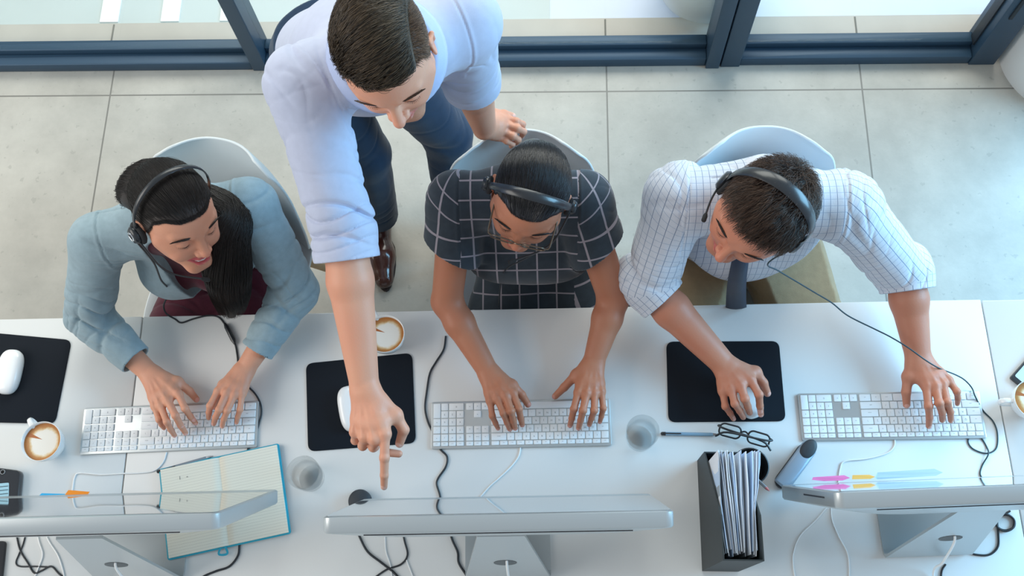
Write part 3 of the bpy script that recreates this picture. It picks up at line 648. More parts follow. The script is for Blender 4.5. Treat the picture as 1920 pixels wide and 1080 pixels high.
# ------------------------------------------------------------------ chairs
shell_w = mat('white_shell_plastic', s2l(222, 228, 230), rough=.38); wood = mat('beech_wood', s2l(206, 178, 140), rough=.5, var=.12, vscale=30); strut = mat('black_strut', (.02, .02, .02), rough=.4, metal=.6)
def make_chair():
    c = thing('shell_chair', '', 'chair')
    prof = [(-.225, .425), (-.215, .443), (-.16, .440), (-.08, .430), (0, .425), (.08, .432), (.14, .452), (.175, .49), (.195, .545), (.207, .61), (.218, .675), (.229, .73), (.238, .775), (.245, .805), (.249, .822), (.252, .832)]
    hw = [.17, .200, .222, .232, .236, .236, .234, .232, .230, .227, .222, .214, .200, .178, .150, .115]
    hw = [h * .90 for h in hw]; P = [Vector(p) for p in prof]; rows_ = []
    pf = spline([(p.x, p.y, h) for p, h in zip(P, hw)], 3)
    for i, p in enumerate(pf):
        a = pf[max(i - 1, 0)]; b = pf[min(i + 1, len(pf) - 1)]; d = Vector((b.x - a.x, b.y - a.y)).normalized(); nn = Vector((-d.y, d.x)); s_ = i / (len(pf) - 1)
        amt = .055 if s_ < .45 else .075
        r_ = []
        for k in range(21):
            u = -1 + 2 * k / 20; o_ = amt * abs(u) ** 2.4 * min(1, p.z / .15)
            r_.append((u * p.z, p.x + nn.x * o_, p.y + nn.y * o_))
        rows_.append(r_)
    mb = MB(); mb.grid(rows_); o = mb.build('seat_shell', shell_w, c, angle=80)
    md = o.modifiers.new('s', 'SOLIDIFY'); md.thickness = .007; md.offset = 0
    md = o.modifiers.new('b', 'BEVEL'); md.width = .0025; md.segments = 2; md.limit_method = 'ANGLE'
    for s in (-1, 1):
        for t in (-1, 1):
            MB().tube([(s * .13, t * .12 + .0, .40), (s * .235, t * .215, .0)], [.016, .011], 12).build('leg', wood, c)
    sb_ = MB()
    for s in (-1, 1):
        sb_.tube([(s * .15, -.137, .34), (-s * .15, .137, .34)], .004, 8); sb_.tube([(s * .15, -.137, .34), (s * .11, .10, .42)], .004, 8); sb_.tube([(s * .15, .137, .34), (s * .11, -.10, .42)], .004, 8)
    sb_.box((0, .0, .415), (.22, .2, .012)); sb_.build('strut', strut, c)
    return c
ch = make_chair(); ch2 = copy_tree(ch); ch3 = copy_tree(ch)
def place_chair(o, px, py, rz, l):
    q = at(px, py, .825); rz = radians(rz); o.location = (q.x + .25 * sin(rz), q.y - .25 * cos(rz), 0); o.rotation_euler.z = rz; tag(o, l, 'chair', 'white shell chairs')
place_chair(ch, 418, 264, -14, 'white shell chair under the woman in the grey blazer')
place_chair(ch2, 975, 246, 0, 'white shell chair gripped by the standing man')
place_chair(ch3, 1430, 240, 0, 'white shell chair under the seated man')
# ================================================================== implicit-surface modeller for the figures
F4 = np.float32
def A3(p): return np.array([p[0], p[1], p[2]], F4)
def dot_(q, v): return q[:, 0] * v[0] + q[:, 1] * v[1] + q[:, 2] * v[2]
class Field:
    def __init__(s): s.add_ = []; s.sub_ = []; s.cut_ = []; s.post_ = []; s.disp = None
    def cone(s, a, b, ra, rb=None, k=.012, flat=None, op='add'):
        a = A3(a); b = A3(b); rb = ra if rb is None else rb; ab = b - a; L2 = max(float(ab @ ab), 1e-9)
        if flat is not None:
            n = A3(flat[0]); n = n / max(np.linalg.norm(n), 1e-9); fk = F4(flat[1] - 1)
        def f(P):
            w = P - a; t = np.clip(dot_(w, ab) / F4(L2), 0, 1); q = w - t[:, None] * ab
            if flat is not None: q = q + n * (dot_(q, n) * fk)[:, None]
            return np.sqrt((q * q).sum(1)) - (F4(ra) + t * F4(rb - ra))
        s._put(f, k, op); return s
    def ell(s, c, rad, R=None, k=.012, op='add'):
        c = A3(c); r = A3(rad); M = np.array(R, F4) if R is not None else None   # columns = axes
        def f(P):
            q = P - c
            if M is not None: q = q @ M
            q1 = q / r; k0 = np.sqrt((q1 * q1).sum(1)); q2 = q1 / r; k1 = np.sqrt((q2 * q2).sum(1))
            return k0 * (k0 - 1) / np.maximum(k1, 1e-6)
        s._put(f, k, op); return s
    def chain(s, pts, rads, k=.012, flat=None, op='add'):
        for i in range(len(pts) - 1): s.cone(pts[i], pts[i + 1], rads[i], rads[i + 1], k if i == 0 else min(k, .006), flat, op)
        return s
    def plane(s, p, n):      # keeps the side away from n
        p = A3(p); n = A3(n); n = n / np.linalg.norm(n); s.cut_.append(lambda P: dot_(P - p, n)); return s
    def _put(s, f, k, op): {'add': s.add_, 'sub': s.sub_, 'post': s.post_}[op].append((f, F4(k)))
    def ev(s, P, ia=None, ib=None, ic=None, ip=None):
        d = None
        for i in (range(len(s.add_)) if ia is None else ia):
            f, k = s.add_[i]; v = f(P)
            if d is None: d = v
            else:
                h = np.maximum(k - np.abs(d - v), 0) / k; d = np.minimum(d, v) - h * h * k * F4(.25)
        if s.disp is not None: d = d + s.disp(P)
        for i in (range(len(s.sub_)) if ib is None else ib):
            f, k = s.sub_[i]; v = -f(P); h = np.maximum(k - np.abs(d - v), 0) / k; d = np.maximum(d, v) + h * h * k * F4(.25)
        for i in (range(len(s.post_)) if ip is None else ip):
            f, k = s.post_[i]; v = f(P); h = np.maximum(k - np.abs(d - v), 0) / k; d = np.minimum(d, v) - h * h * k * F4(.25)
        for i in (range(len(s.cut_)) if ic is None else ic): d = np.maximum(d, s.cut_[i](P))
        return d
CORN = np.array([(x, y, z) for x in (0, 1) for y in (0, 1) for z in (0, 1)])
EDG = [(a, b) for a in range(8) for b in range(a + 1, 8) if np.abs(CORN[a] - CORN[b]).sum() == 1]
def polygonize(S, lo, hi, h, n=12):
    lo = np.array(lo, float); hi = np.array(hi, float); nb = np.maximum(np.ceil((hi - lo) / (h * n * 4)).astype(int), 1)
    G = nb * 4 * n + 4; r4 = h * n * 4 * .866; r1 = h * n * .866
    g = np.arange(n + 2); GX, GY, GZ = np.meshgrid(g, g, g, indexing='ij'); off = np.stack([GX, GY, GZ], -1).reshape(-1, 3)
    Vs = []; Ks = []; Ns = []; Qs = []
    c4 = np.array([(x, y, z) for x in range(4) for y in range(4) for z in range(4)])
    for b in np.ndindex(*nb):
        b = np.array(b); c = (lo + (b + .5) * h * n * 4)[None].astype(F4)
        D = float(S.ev(c)[0])
        if abs(D) > 1.5 * r4 + .02: continue
        av = np.array([f(c)[0] for f, k in S.add_]); m_ = av.min()
        ia = [i for i in range(len(S.add_)) if av[i] < m_ + 2.6 * r4 + S.add_[i][1]]
        cc = (lo + (b * 4 + c4 + .5) * h * n).astype(F4)
        MA = np.array([S.add_[i][0](cc) for i in ia]); mm = MA.min(0)
        MS = [f(cc) for f, k in S.sub_]; MP = [f(cc) for f, k in S.post_]; MC = [f(cc) for f in S.cut_]; DD = S.ev(cc, ia)
        for j in range(64):
            if abs(DD[j]) > 1.6 * r1 + .008: continue
            ja = [ia[q] for q in range(len(ia)) if MA[q, j] < mm[j] + 2.6 * r1 + S.add_[ia[q]][1]]
            jb = [q for q in range(len(S.sub_)) if MS[q][j] < 1.8 * r1 + S.sub_[q][1]]
            jc = [q for q in range(len(S.cut_)) if MC[q][j] > -1.6 * r1]
            jp = [q for q in range(len(S.post_)) if MP[q][j] < 1.8 * r1 + S.post_[q][1]]
            o = (b * 4 + c4[j]) * n
            P = (lo + (o + off) * h).astype(F4); V = S.ev(P, ja, jb, jc, jp).reshape(n + 2, n + 2, n + 2)
            sg = V < 0
            if sg.all() or not sg.any(): continue
            cs = np.zeros((n + 1, n + 1, n + 1), int)
            for (x, y, z) in CORN: cs += sg[x:x + n + 1, y:y + n + 1, z:z + n + 1]
            act = np.argwhere((cs > 0) & (cs < 8))
            cv = np.stack([V[act[:, 0] + x, act[:, 1] + y, act[:, 2] + z] for x, y, z in CORN], 1)
            acc = np.zeros((len(act), 3)); cnt = np.zeros(len(act))
            for (p, q) in EDG:
                v0 = cv[:, p]; v1 = cv[:, q]; m = (v0 < 0) != (v1 < 0); t = np.where(m, v0 / np.where(m, v0 - v1, 1), 0)
                acc += m[:, None] * (CORN[p] + t[:, None] * (CORN[q] - CORN[p])); cnt += m
            loc = acc / cnt[:, None]; N = np.stack([(cv * (2 * CORN[:, a] - 1)).sum(1) for a in range(3)], 1)
            ga = act + o; keyf = lambda A: (A[:, 0].astype(np.int64) * G[1] + A[:, 1]) * G[2] + A[:, 2]
            Vs.append(lo + (ga + loc) * h); Ns.append(N); Ks.append(keyf(ga))
            for ax in range(3):
                a1, a2 = [(1, 2), (2, 0), (0, 1)][ax]
                sl0 = [None] * 3; sl0[ax] = slice(0, n); sl0[a1] = slice(1, n + 1); sl0[a2] = slice(1, n + 1)
                sl1 = list(sl0); sl1[ax] = slice(1, n + 1)
                s0 = sg[tuple(sl0)]; s1 = sg[tuple(sl1)]; e = np.argwhere(s0 != s1)
                if not len(e): continue
                ins = s0[tuple(e.T)]; ee = e.copy(); ee[:, a1] += 1; ee[:, a2] += 1; ee = ee + o
                u1 = np.zeros(3, int); u1[a1] = 1; u2 = np.zeros(3, int); u2[a2] = 1
                q = np.stack([keyf(ee - u1 - u2), keyf(ee - u2), keyf(ee), keyf(ee - u1)], 1); q[~ins] = q[~ins][:, ::-1]; Qs.append(q)
    K = np.concatenate(Ks); V = np.concatenate(Vs); N = np.concatenate(Ns); Q = np.concatenate(Qs)
    u, ix = np.unique(K, return_index=True); V = V[ix]; N = N[ix]; F = np.searchsorted(u, Q)
    ok = (F < len(u)).all(1); F = F[ok]; ok = (u[F] == Q[ok]).all(1); F = F[ok]
    N /= np.maximum(np.linalg.norm(N, axis=1), 1e-9)[:, None]
    return V, F, N
def np_mesh(name, V, F, m, parent=None, N=None, col=None, uv=None, mats=None):
    me = bpy.data.meshes.new(name); V = np.asarray(V, F4); F = np.asarray(F, np.int32); k = F.shape[1]
    me.vertices.add(len(V)); me.vertices.foreach_set('co', V.ravel())
    me.loops.add(F.size); me.loops.foreach_set('vertex_index', F.ravel())
    me.polygons.add(len(F)); me.polygons.foreach_set('loop_start', np.arange(0, F.size, k, dtype=np.int32))
    try: me.polygons.foreach_set('loop_total', np.full(len(F), k, np.int32))
    except Exception: pass
    me.update(calc_edges=True); me.polygons.foreach_set('use_smooth', np.ones(len(F), bool))
    if col is not None:
        a = me.attributes.new('Col', 'FLOAT_COLOR', 'POINT'); a.data.foreach_set('color', np.hstack([col, np.ones((len(V), 1))]).astype(F4).ravel())
    if uv is not None:
        l = me.uv_layers.new(name='UVMap'); l.uv.foreach_set('vector', np.asarray(uv, F4).ravel())
    for mm in (mats or [m]): me.materials.append(mm)
    if N is not None:
        try: me.normals_split_custom_set_from_vertices(N.astype(F4))
        except Exception as e: print('normals', e)
    me.update(); return link(name, me, parent)
def relax(V, F, it=1, f=.5):
    E = np.vstack([F[:, [0, 1]], F[:, [1, 2]], F[:, [2, 3]], F[:, [3, 0]]])
    for _ in range(it):
        a = np.zeros_like(V); c = np.zeros(len(V)); 
        for ax in range(3): a[:, ax] = np.bincount(E[:, 0], V[E[:, 1], ax], len(V)) + np.bincount(E[:, 1], V[E[:, 0], ax], len(V))
        c = np.bincount(E.ravel(), minlength=len(V)); V = V * (1 - f) + f * a / np.maximum(c, 1)[:, None]
    return V
def strands_mesh(paths, rad, tip=.3):
    """paths: (S, K, 3) -> three-sided tapering hairs in one mesh"""
    P = np.asarray(paths, float); S_, K_, _ = P.shape
    T = np.gradient(P, axis=1); T /= np.maximum(np.linalg.norm(T, axis=2, keepdims=True), 1e-9)
    up = np.array([.31, .22, .92]); A = np.cross(T, up); A /= np.maximum(np.linalg.norm(A, axis=2, keepdims=True), 1e-9); B = np.cross(T, A)
    r = (np.broadcast_to(np.asarray(rad, float).reshape(-1, 1), (S_, 1)) * np.linspace(1, tip, K_)[None])[..., None]
    V = np.stack([P + r * (A * cos(t) + B * sin(t)) for t in (0, 2.094, 4.189)], 2)   # S,K,3,3
    idx = np.arange(S_ * K_ * 3).reshape(S_, K_, 3); F = []
    for k in range(3):
        j = (k + 1) % 3; F.append(np.stack([idx[:, :-1, k], idx[:, :-1, j], idx[:, 1:, j], idx[:, 1:, k]], -1).reshape(-1, 4))
    return V.reshape(-1, 3), np.vstack(F)
def sn(P, s=1.0, ph=0.0):   # cheap smooth pseudo-noise, about -1..1
    x, y, z = P[:, 0] * s, P[:, 1] * s, P[:, 2] * s
    return (np.sin(x * 1.7 + 1.3 * np.sin(y * 1.1 + ph) + ph) + np.sin(y * 1.9 + 1.4 * np.sin(z * 1.3 + 2 * ph) + 1.7) + np.sin(z * 2.1 + 1.2 * np.sin(x * 1.5 + 3 * ph) + 2.9)) / 3
def vn(v): v = np.asarray(v, float); return v / np.linalg.norm(v)
def pt(t): return np.array(at(*t), float)
def view_basis(p):
    v = vn(np.array(p) - np.array(CAMP)); r = np.array(CAMR.col[0]); r = vn(r - v * (r @ v)); u = np.cross(r, v) ; return np.stack([r, u, -v], 1)
def head_frame(px, py, z, X, Z):
    p = pt((px, py, z)); B = view_basis(p); x = B @ vn(X); zz = B @ vn(Z); zz = vn(zz - x * (x @ zz)); y = np.cross(zz, x); return p, np.stack([x, y, zz], 1)
# ------------------------------------------------------------------ head
class Head:
    """head in its own frame: x to the person's right, y out of the face, z up; s = overall size"""
    def __init__(s, p, R, size=1.0, female=False, smile=False, open_eyes=False):
        s.p = p; s.R = R; s.s = size; s.female = female; s.smile = smile; s.open = open_eyes
    def w(s, x, y, z): return s.p + s.R @ (np.array([x, y, z]) * s.s)
    def loc(s, P): return ((np.asarray(P) - s.p) @ s.R) / s.s
    def build(s, S):
        k = s.s; w = s.w; R = s.R; f = s.female
        E = lambda x, y, z, a, b, c, kk=.012, op='add': S.ell(w(x, y, z), (a * k, b * k, c * k), R, kk * k, op)
        Cn = lambda a, b, ra, rb, kk=.012, op='add', flat=None: S.cone(w(*a), w(*b), ra * k, rb * k, kk * k, flat, op)
        E(0, -.012, .034, .0745, .094, .082)                      # cranium
        E(0, .020, .012, .066, .070, .082, .03)                   # forehead and front of skull
        E(0, .030, -.035, .056 if f else .060, .055, .062, .03)   # mid face
        jw = .046 if f else .052
        for q in (-1, 1):
            Cn((q * jw, .004, -.052), (q * .016, .068, -.098), .018, .014 if f else .017, .025)
            Cn((q * .060, .030, -.012), (q * .036, .062, -.034), .016, .019, .022)      # cheek bone
            if s.smile: E(q * .040, .066, -.042, .017, .014, .015, .014)
            Cn((q * .014, .082, .021), (q * .046, .068, .024), .0085, .007, .014)       # brow ridge
        Cn((-.012, .072, -.103), (.012, .072, -.103), .0155, .0155, .02)                # chin
        E(0, .060, -.066, .030, .026, .024, .016)                                       # muzzle
        for q in (-1, 1): E(q * .032, .092, .001, .0185, .0165, .0125, .012, 'sub')      # sockets
        S2 = S
        for q in (-1, 1):
            E(q * .032, .0695, .0, .0150, .0142, .0128, .004, 'post')                         # lids over the eyeball
        nt_ = .108 if f else .113
        Cn((0, .082, .014), (0, nt_ - .004, -.028), .0075, .0095, .012)                 # nose
        E(0, nt_ - .003, -.0315, .0105, .0105, .009, .006)
        for q in (-1, 1):
            E(q * .0125, .0965, -.034, .0075, .0095, .0075, .006)
        # lips
        sm = .006 if s.smile else 0; mw = .027 if s.smile else .0225
        up_ = .0035 if s.smile else 0
        s.lipU = [(-mw, .078, -.066 + sm), (-.010, .0900, -.0615 + up_), (0, .0910, -.0630 + up_), (.010, .0900, -.0615 + up_), (mw, .078, -.066 + sm)]
        dz = .0125 if s.smile else .0092
        s.lipL = [(-mw, .078, -.067 + sm), (-.011, .0895, -.0635 - dz * .95), (0, .091, -.064 - dz), (.011, .0895, -.0635 - dz * .95), (mw, .078, -.067 + sm)]
        for L_, r_ in ((s.lipU, (.002, .0046, .0042, .0046, .002)), (s.lipL, (.002, .0052, .0056, .0052, .002))):
            for i in range(4): Cn(L_[i], L_[i + 1], r_[i], r_[i + 1], .004)
        # ears
        for q in (-1, 1):
            Ro = R @ np.array(Matrix.Rotation(q * radians(-18), 3, 'Z') @ Matrix.Rotation(radians(-10), 3, 'X'))
            S.ell(w(q * .078, -.010, -.006), (.0055 * k, .019 * k, .031 * k), Ro, .006 * k)
            S.cone(w(q * .084, -.022, .014), w(q * .082, -.022, -.012), .004 * k, .0035 * k, .004)
            S.cone(w(q * .084, -.022, .014), w(q * .081, -.002, .022), .004 * k, .0035 * k, .004)
            E(q * .086, -.006, -.006, .0040, .0095, .015, .004, 'sub')
        for q in (-1, 1): E(q * .0062, .1035 if f else .107, -.0405, .0032, .0045, .0035, .003, 'sub')
        lz = -.0672 if not s.smile else -.0685
        if s.smile:
            E(0, .094, -.0685, .0225, .0135, .0052, .003, 'sub')
            for q in (-1, 1): Cn((q * .012, .088, -.0675), (q * .026, .080, -.0615), .0018, .001, .002, 'sub')
        else: 
            for a, b in ((-mw + .002, -.010), (-.010, .010), (.010, mw - .002)):
                Cn((a, .0835 if abs(a) > .012 else .094, lz), (b, .0835 if abs(b) > .012 else .094, lz), .0013, .0013, .002, 'sub')
        # crease above the lid
        for q in (-1, 1):
            for sg_ in (0, 1): E(q * .032, .0700, -.0012, .0153, .0146, .0122, .003, 'post') if sg_ else None
    def seg_dist(s, L, a, b):
        a = np.array(a); b = np.array(b); t = np.clip(((L - a) @ (b - a)) / ((b - a) @ (b - a)), 0, 1); return np.linalg.norm(L - a - t[:, None] * (b - a), axis=1)
    def paint(s, P, col, lip, flush, stubble=None, stub=0):
        L = s.loc(P); d = np.full(len(L), 9.)
        for LL in (s.lipU, s.lipL):
            for i in range(4): d = np.minimum(d, s.seg_dist(L, LL[i], LL[i + 1]))
        m = np.clip((.0068 - d) / .0018, 0, 1) * (L[:, 1] > .07); col[:] = col * (1 - m[:, None]) + np.array(lip) * m[:, None]
        for q in (-1, 1):
            g = np.exp(-(((L - np.array([q * .040, .066, -.036])) / .016) ** 2).sum(1)) * .45; col[:] = col * (1 - g[:, None]) + np.array(flush) * g[:, None]
            g = np.exp(-(((L - np.array([q * .08, -.01, -.005])) / .016) ** 2).sum(1)) * .5; col[:] = col * (1 - g[:, None]) + np.array(flush) * g[:, None]
        g = np.exp(-(((L - np.array([0, .112, -.032])) / .012) ** 2).sum(1)) * .45; col[:] = col * (1 - g[:, None]) + np.array(flush) * g[:, None]
        if stubble is not None:
            m = np.clip((-.046 - L[:, 2]) / .012, 0, 1) * np.clip((L[:, 1] + .01) / .02, 0, 1) * (L[:, 2] > -.135)
            m = np.maximum(m, np.clip((.082 - np.abs(L[:, 0])) / .01, 0, 1) * 0); m *= stub * (.8 + .2 * sn(L, 900.)); m = np.clip(m, 0, 1) * (1 - np.clip((.0068 - d) / .0018, 0, 1)); col[:] = col * (1 - m[:, None]) + np.array(stubble) * m[:, None]
    def eyes_and_brows(s, parent, brow_m, white_m, lash_m, iris_m=None, teeth_m=None, brow_w=1.0):
        for q in (-1, 1):
            MB().add(*_sphere(s.w(q * .032, .0690, .0), .0124 * s.s)).build('eye', white_m, parent)
            if iris_m:
                gz = vn(s.R @ np.array([0, .78, -.42])); c = s.w(q * .032, .0690, .0) + gz * .0102 * s.s
                MB().add(*_sphere(c, .0058 * s.s, gz, .45)).build('iris', iris_m, parent)
            lp = [s.w(q * .0195, .0775, -.0035), s.w(q * .0255, .0822, -.0060), s.w(q * .032, .0836, -.0070), s.w(q * .0385, .0820, -.0058), s.w(q * .0455, .0760, -.0030)]
            mb = MB().tube(spline(lp, 4), [.0004 * 1] + [.0008] * 15 + [.0004], 6)
            for i in range(14):
                t = i / 13; P_ = spline(lp, 6); a = P_[int(t * (len(P_) - 1))]; d = Vector(s.R @ np.array([q * (t - .4) * .6, .8, -.25])).normalized() * .0055
                mb.tube([a, a + d * .5 + Vector(s.R @ np.array([0, 0, -.0008])), a + d + Vector(s.R @ np.array([0, 0, .0012]))], [.0004, .0003, .0001], 3, cap=False)
            mb.build('eyelashes', lash_m, parent)
            S_ = []; rng = np.random.default_rng(3)
            for i in range(480):
                t = rng.random(); x = .012 + .044 * t; zc = .0190 + .0085 * sin(pi * min(t * 1.05, 1) * .75) - .004 * t; thk = (.0064 if t < .5 else .0064 * (1.1 - t) / .6) * brow_w
                z = zc + (rng.random() - .5) * thk; y = .0940 - .30 * max(x - .012, 0) - 9.0 * max(x - .03, 0) ** 2
                a = np.array([q * x, y, z]); d = vn([q * (.75 + .5 * t), .05, .55 - .9 * t]) * (.0065 + .002 * rng.random())
                S_.append([s.w(*(a + d * u)) + s.R @ np.array([0, -.002 * u * u, 0]) for u in (0, .33, .66, 1)])
            V, F = strands_mesh(S_, .0006); np_mesh('eyebrow', V, F, brow_m, parent)
        if teeth_m:
            v = []; 
            mb = MB(); mb.tube([s.w(-.019, .0790, -.0655), s.w(-.010, .0868, -.0672), s.w(0, .0888, -.0676), s.w(.010, .0868, -.0672), s.w(.019, .0790, -.0655)], [.002, .0040, .0042, .0040, .002], 10); mb.build('teeth', teeth_m, parent)
def _sphere(c, r, ax=None, flat=1, seg=20, rings=12):
    c = Vector(c); v = []; f = []
    if ax is not None: q = Vector(ax).to_track_quat('Z', 'Y').to_matrix()
    for i in range(rings + 1):
        a = pi * i / rings
        for k in range(seg):
            b = 2 * pi * k / seg; p = Vector((r * sin(a) * cos(b), r * sin(a) * sin(b), r * cos(a) * flat)); v.append(c + (q @ p if ax is not None else p))
    for i in range(rings):
        for k in range(seg): j = (k + 1) % seg; f.append((i * seg + k, (i + 1) * seg + k, (i + 1) * seg + j, i * seg + j))
    return v, f
# ------------------------------------------------------------------ hand
def build_hand(S, W, fingers, thumb, el, sc=1.0, curl=None):
    """W wrist; fingers = 4 lists [MCP, PIP, TIP] (index..pinky); thumb = [base, mid, tip]; returns nail spots"""
    W = np.array(W); M = [np.array(f[0]) for f in fingers]; nails = []
    across = vn(M[0] - M[3]); along = vn((M[1] + M[2]) / 2 - W); up = np.cross(across, along); 
    if up[2] < 0: up = -up
    r0 = [.0100, .0102, .0096, .0086]; 
    cs = [.026, .020, .020, .022]
    for i, m in enumerate(M):
        st = W + across * (.012, .004, -.005, -.013)[i] * sc + along * .004
        S.cone(st, m - up * .003 * sc, .0145 * sc, .0112 * sc * (1, 1, .97, .9)[i], .014 * sc)
        S.ell(m + up * .0005, (.0092 * sc,) * 3, None, .007 * sc)
    for i in range(3): S.cone((M[i] * .7 + W * .3) - up * .004, (M[i + 1] * .7 + W * .3) - up * .004, .0135 * sc, .0130 * sc, .012 * sc)
    for i in range(3): S.cone((M[i] * .93 + W * .07) - up * .004, (M[i + 1] * .93 + W * .07) - up * .004, .0095 * sc, .0095 * sc, .008 * sc)
    for i in range(4):   # tendons
        S.cone(W + across * (.008, .003, -.003, -.008)[i] * sc + up * .0120 * sc, M[i] + up * .0088 * sc, .0024 * sc, .0024 * sc, .005 * sc)
    for i, f in enumerate(fingers):
        a, b, t = [np.array(q) for q in f[:3]]; r = r0[i] * sc
        if len(f) > 3: c = np.array(f[3])
        else:
            v = t - b; bend = vn(b - a) + vn(v); c = b + v * .56 + up * .10 * np.linalg.norm(v) * (1 if (up @ vn(v)) < .3 else 0)
        S.cone(a, b, r * .98, r * .90, .0055 * sc); S.cone(b, c, r * .90, r * .80, .003 * sc); S.cone(c, t - vn(t - c) * r * .68, r * .80, r * .68, .003 * sc)
        S.ell(b + up * .0004, (r * .935,) * 3, None, .004 * sc)
        d = vn(t - c); nu = up - d * (up @ d); nu = vn(nu) if np.linalg.norm(nu) > .2 else up; nails.append((t - d * r * .62 + nu * r * .50, d, nu, r))
    b, m, t = [np.array(q) for q in thumb]
    S.cone(W + across * .010 * sc, b, .0155 * sc, .0135 * sc, .014 * sc); S.cone(b, m, .0125 * sc, .0108 * sc, .008 * sc); S.cone(m, t - vn(t - m) * .008 * sc, .0105 * sc, .0085 * sc, .004 * sc)
    S.cone((b + W) / 2, (M[0] * .55 + W * .45), .012 * sc, .010 * sc, .014 * sc)
    S.cone(b, (M[0] * .8 + W * .2), .0085 * sc, .008 * sc, .014 * sc)
    d = vn(t - m); nu = vn(up - d * (up @ d) + across * .3); nails.append((t - d * .006 + nu * .0050, d, nu, .0105 * sc))
    return nails
def paint_nails(P, N, col, nails, nc, kn=None):
    for c, d, n, r in nails:
        q = P - c; a = q @ d; b = q @ n; w = np.cross(d, n); e = q @ w
        m = np.clip(1.25 - ((a / (r * .62)) ** 2 + (e / (r * .56)) ** 2), 0, .25) * 4 * ((N @ n) > .15) * (np.abs(b) < r); col[:] = col * (1 - m[:, None] * .85) + np.array(nc) * m[:, None] * .85
def skin_color(P, base, red):
    g = .5 + .5 * sn(P, 34., .7); col = np.tile(np.array(base, float), (len(P), 1)); r = np.array(red); m = (.22 * g)[:, None]; return col * (1 - m) + r * m
def limb_uv(V, F, limbs):
    """limbs: (a, b, xdir, weight) -> per-corner uv in metres, each face taken by its nearest limb"""
    D = []
    for a, b, x, r in limbs:
        a = np.array(a); ab = np.array(b) - a; t = np.clip(((V - a) @ ab) / (ab @ ab), 0, 1); D.append(np.linalg.norm(V - a - t[:, None] * ab, axis=1) / r)
    lab = np.argmin(np.array(D), 0)[F[:, 0]]; uv = np.zeros((F.shape[0], F.shape[1], 2)); C = V[F]
    for i, (a, b, x, r) in enumerate(limbs):
        m = lab == i
        if not m.any(): continue
        a = np.array(a); z = vn(np.array(b) - a); x = np.array(x, float); x = vn(x - z * (x @ z)); y = np.cross(z, x)
        q = C[m] - a; s_ = q @ z; u0 = q @ x; v0 = q @ y; ang = np.arctan2(u0, np.abs(v0) * 1.0 + 1e-6) if False else np.arctan2(u0, v0)
        ref = ang[:, :1]; ang = ref + (ang - ref + pi) % (2 * pi) - pi
        uv[m, :, 0] = ang * r; uv[m, :, 1] = s_
    return uv.reshape(-1, 2)
# ================================================================== people: shared pieces
def skinmat(name):
    m = bpy.data.materials.new(name); m.use_nodes = True; nt, b, N, L = nodes_of(m)
    a = N.new('ShaderNodeAttribute'); a.attribute_name = 'Col'; L.new(a.outputs['Color'], b.inputs['Base Color'])
    b.inputs['Roughness'].default_value = .48; b.inputs['Specular IOR Level'].default_value = .4
    b.inputs['Subsurface Weight'].default_value = .12; b.inputs['Subsurface Radius'].default_value = (1, .3, .15); b.inputs['Subsurface Scale'].default_value = .005
    n = N.new('ShaderNodeTexNoise'); n.inputs['Scale'].default_value = 260; n.inputs['Detail'].default_value = 4; tc = N.new('ShaderNodeTexCoord'); L.new(tc.outputs['Object'], n.inputs[0])
    bm = N.new('ShaderNodeBump'); bm.inputs['Strength'].default_value = .25; bm.inputs['Distance'].default_value = .0012; L.new(n.outputs['Fac'], bm.inputs['Height']); L.new(bm.outputs[0], b.inputs['Normal']); return m
SKINM = skinmat('skin')
def clothmat(name, col, var=.05, rough=.8, weave=900, bump=.3, sheen=.2):
    m = mat(name, col, rough=rough, spec=.25, bump=bump, bscale=weave, var=var, vscale=60); b = m.node_tree.nodes['Principled BSDF']; b.inputs['Sheen Weight'].default_value = sheen; return m
def gridmat(name, base, line, pu, pv, wu, wv, var=.04, line2=None):
    m = clothmat(name, base, var); nt, b, N, L = nodes_of(m); src = b.inputs['Base Color'].links[0].from_socket
    uv = N.new('ShaderNodeUVMap'); uv.uv_map = 'UVMap'; sx = N.new('ShaderNodeSeparateXYZ'); L.new(uv.outputs[0], sx.inputs[0]); c = src
    for ax, p, w, lc in ((0, pu, wu, line), (1, pv, wv, line2 or line)):
        a = math_node(nt, 'FRACT', math_node(nt, 'DIVIDE', sx.outputs[ax], p)); a = math_node(nt, 'ABSOLUTE', math_node(nt, 'SUBTRACT', a, .5))
        a = math_node(nt, 'LESS_THAN', a, w / p / 2); c = mixcol(nt, a, c, lc)
    L.new(c, b.inputs['Base Color']); return m
def hairmat(name, col, rough=.35, tint=None, v=.35):
    m = bpy.data.materials.new(name); m.use_nodes = True; nt, b, N, L = nodes_of(m)
    b.inputs['Roughness'].default_value = rough; b.inputs['Specular IOR Level'].default_value = .55
    n = N.new('ShaderNodeNewGeometry'); r = N.new('ShaderNodeValToRGB'); r.color_ramp.elements[0].position = .15; r.color_ramp.elements[1].position = .98
    r.color_ramp.elements[0].color = (*[c * (1 - v) for c in col], 1); r.color_ramp.elements[1].color = (*(tint or [c * (1 + v) for c in col]), 1)
    L.new(n.outputs['Random Per Island'], r.inputs[0]); L.new(r.outputs[0], b.inputs['Base Color']); return m
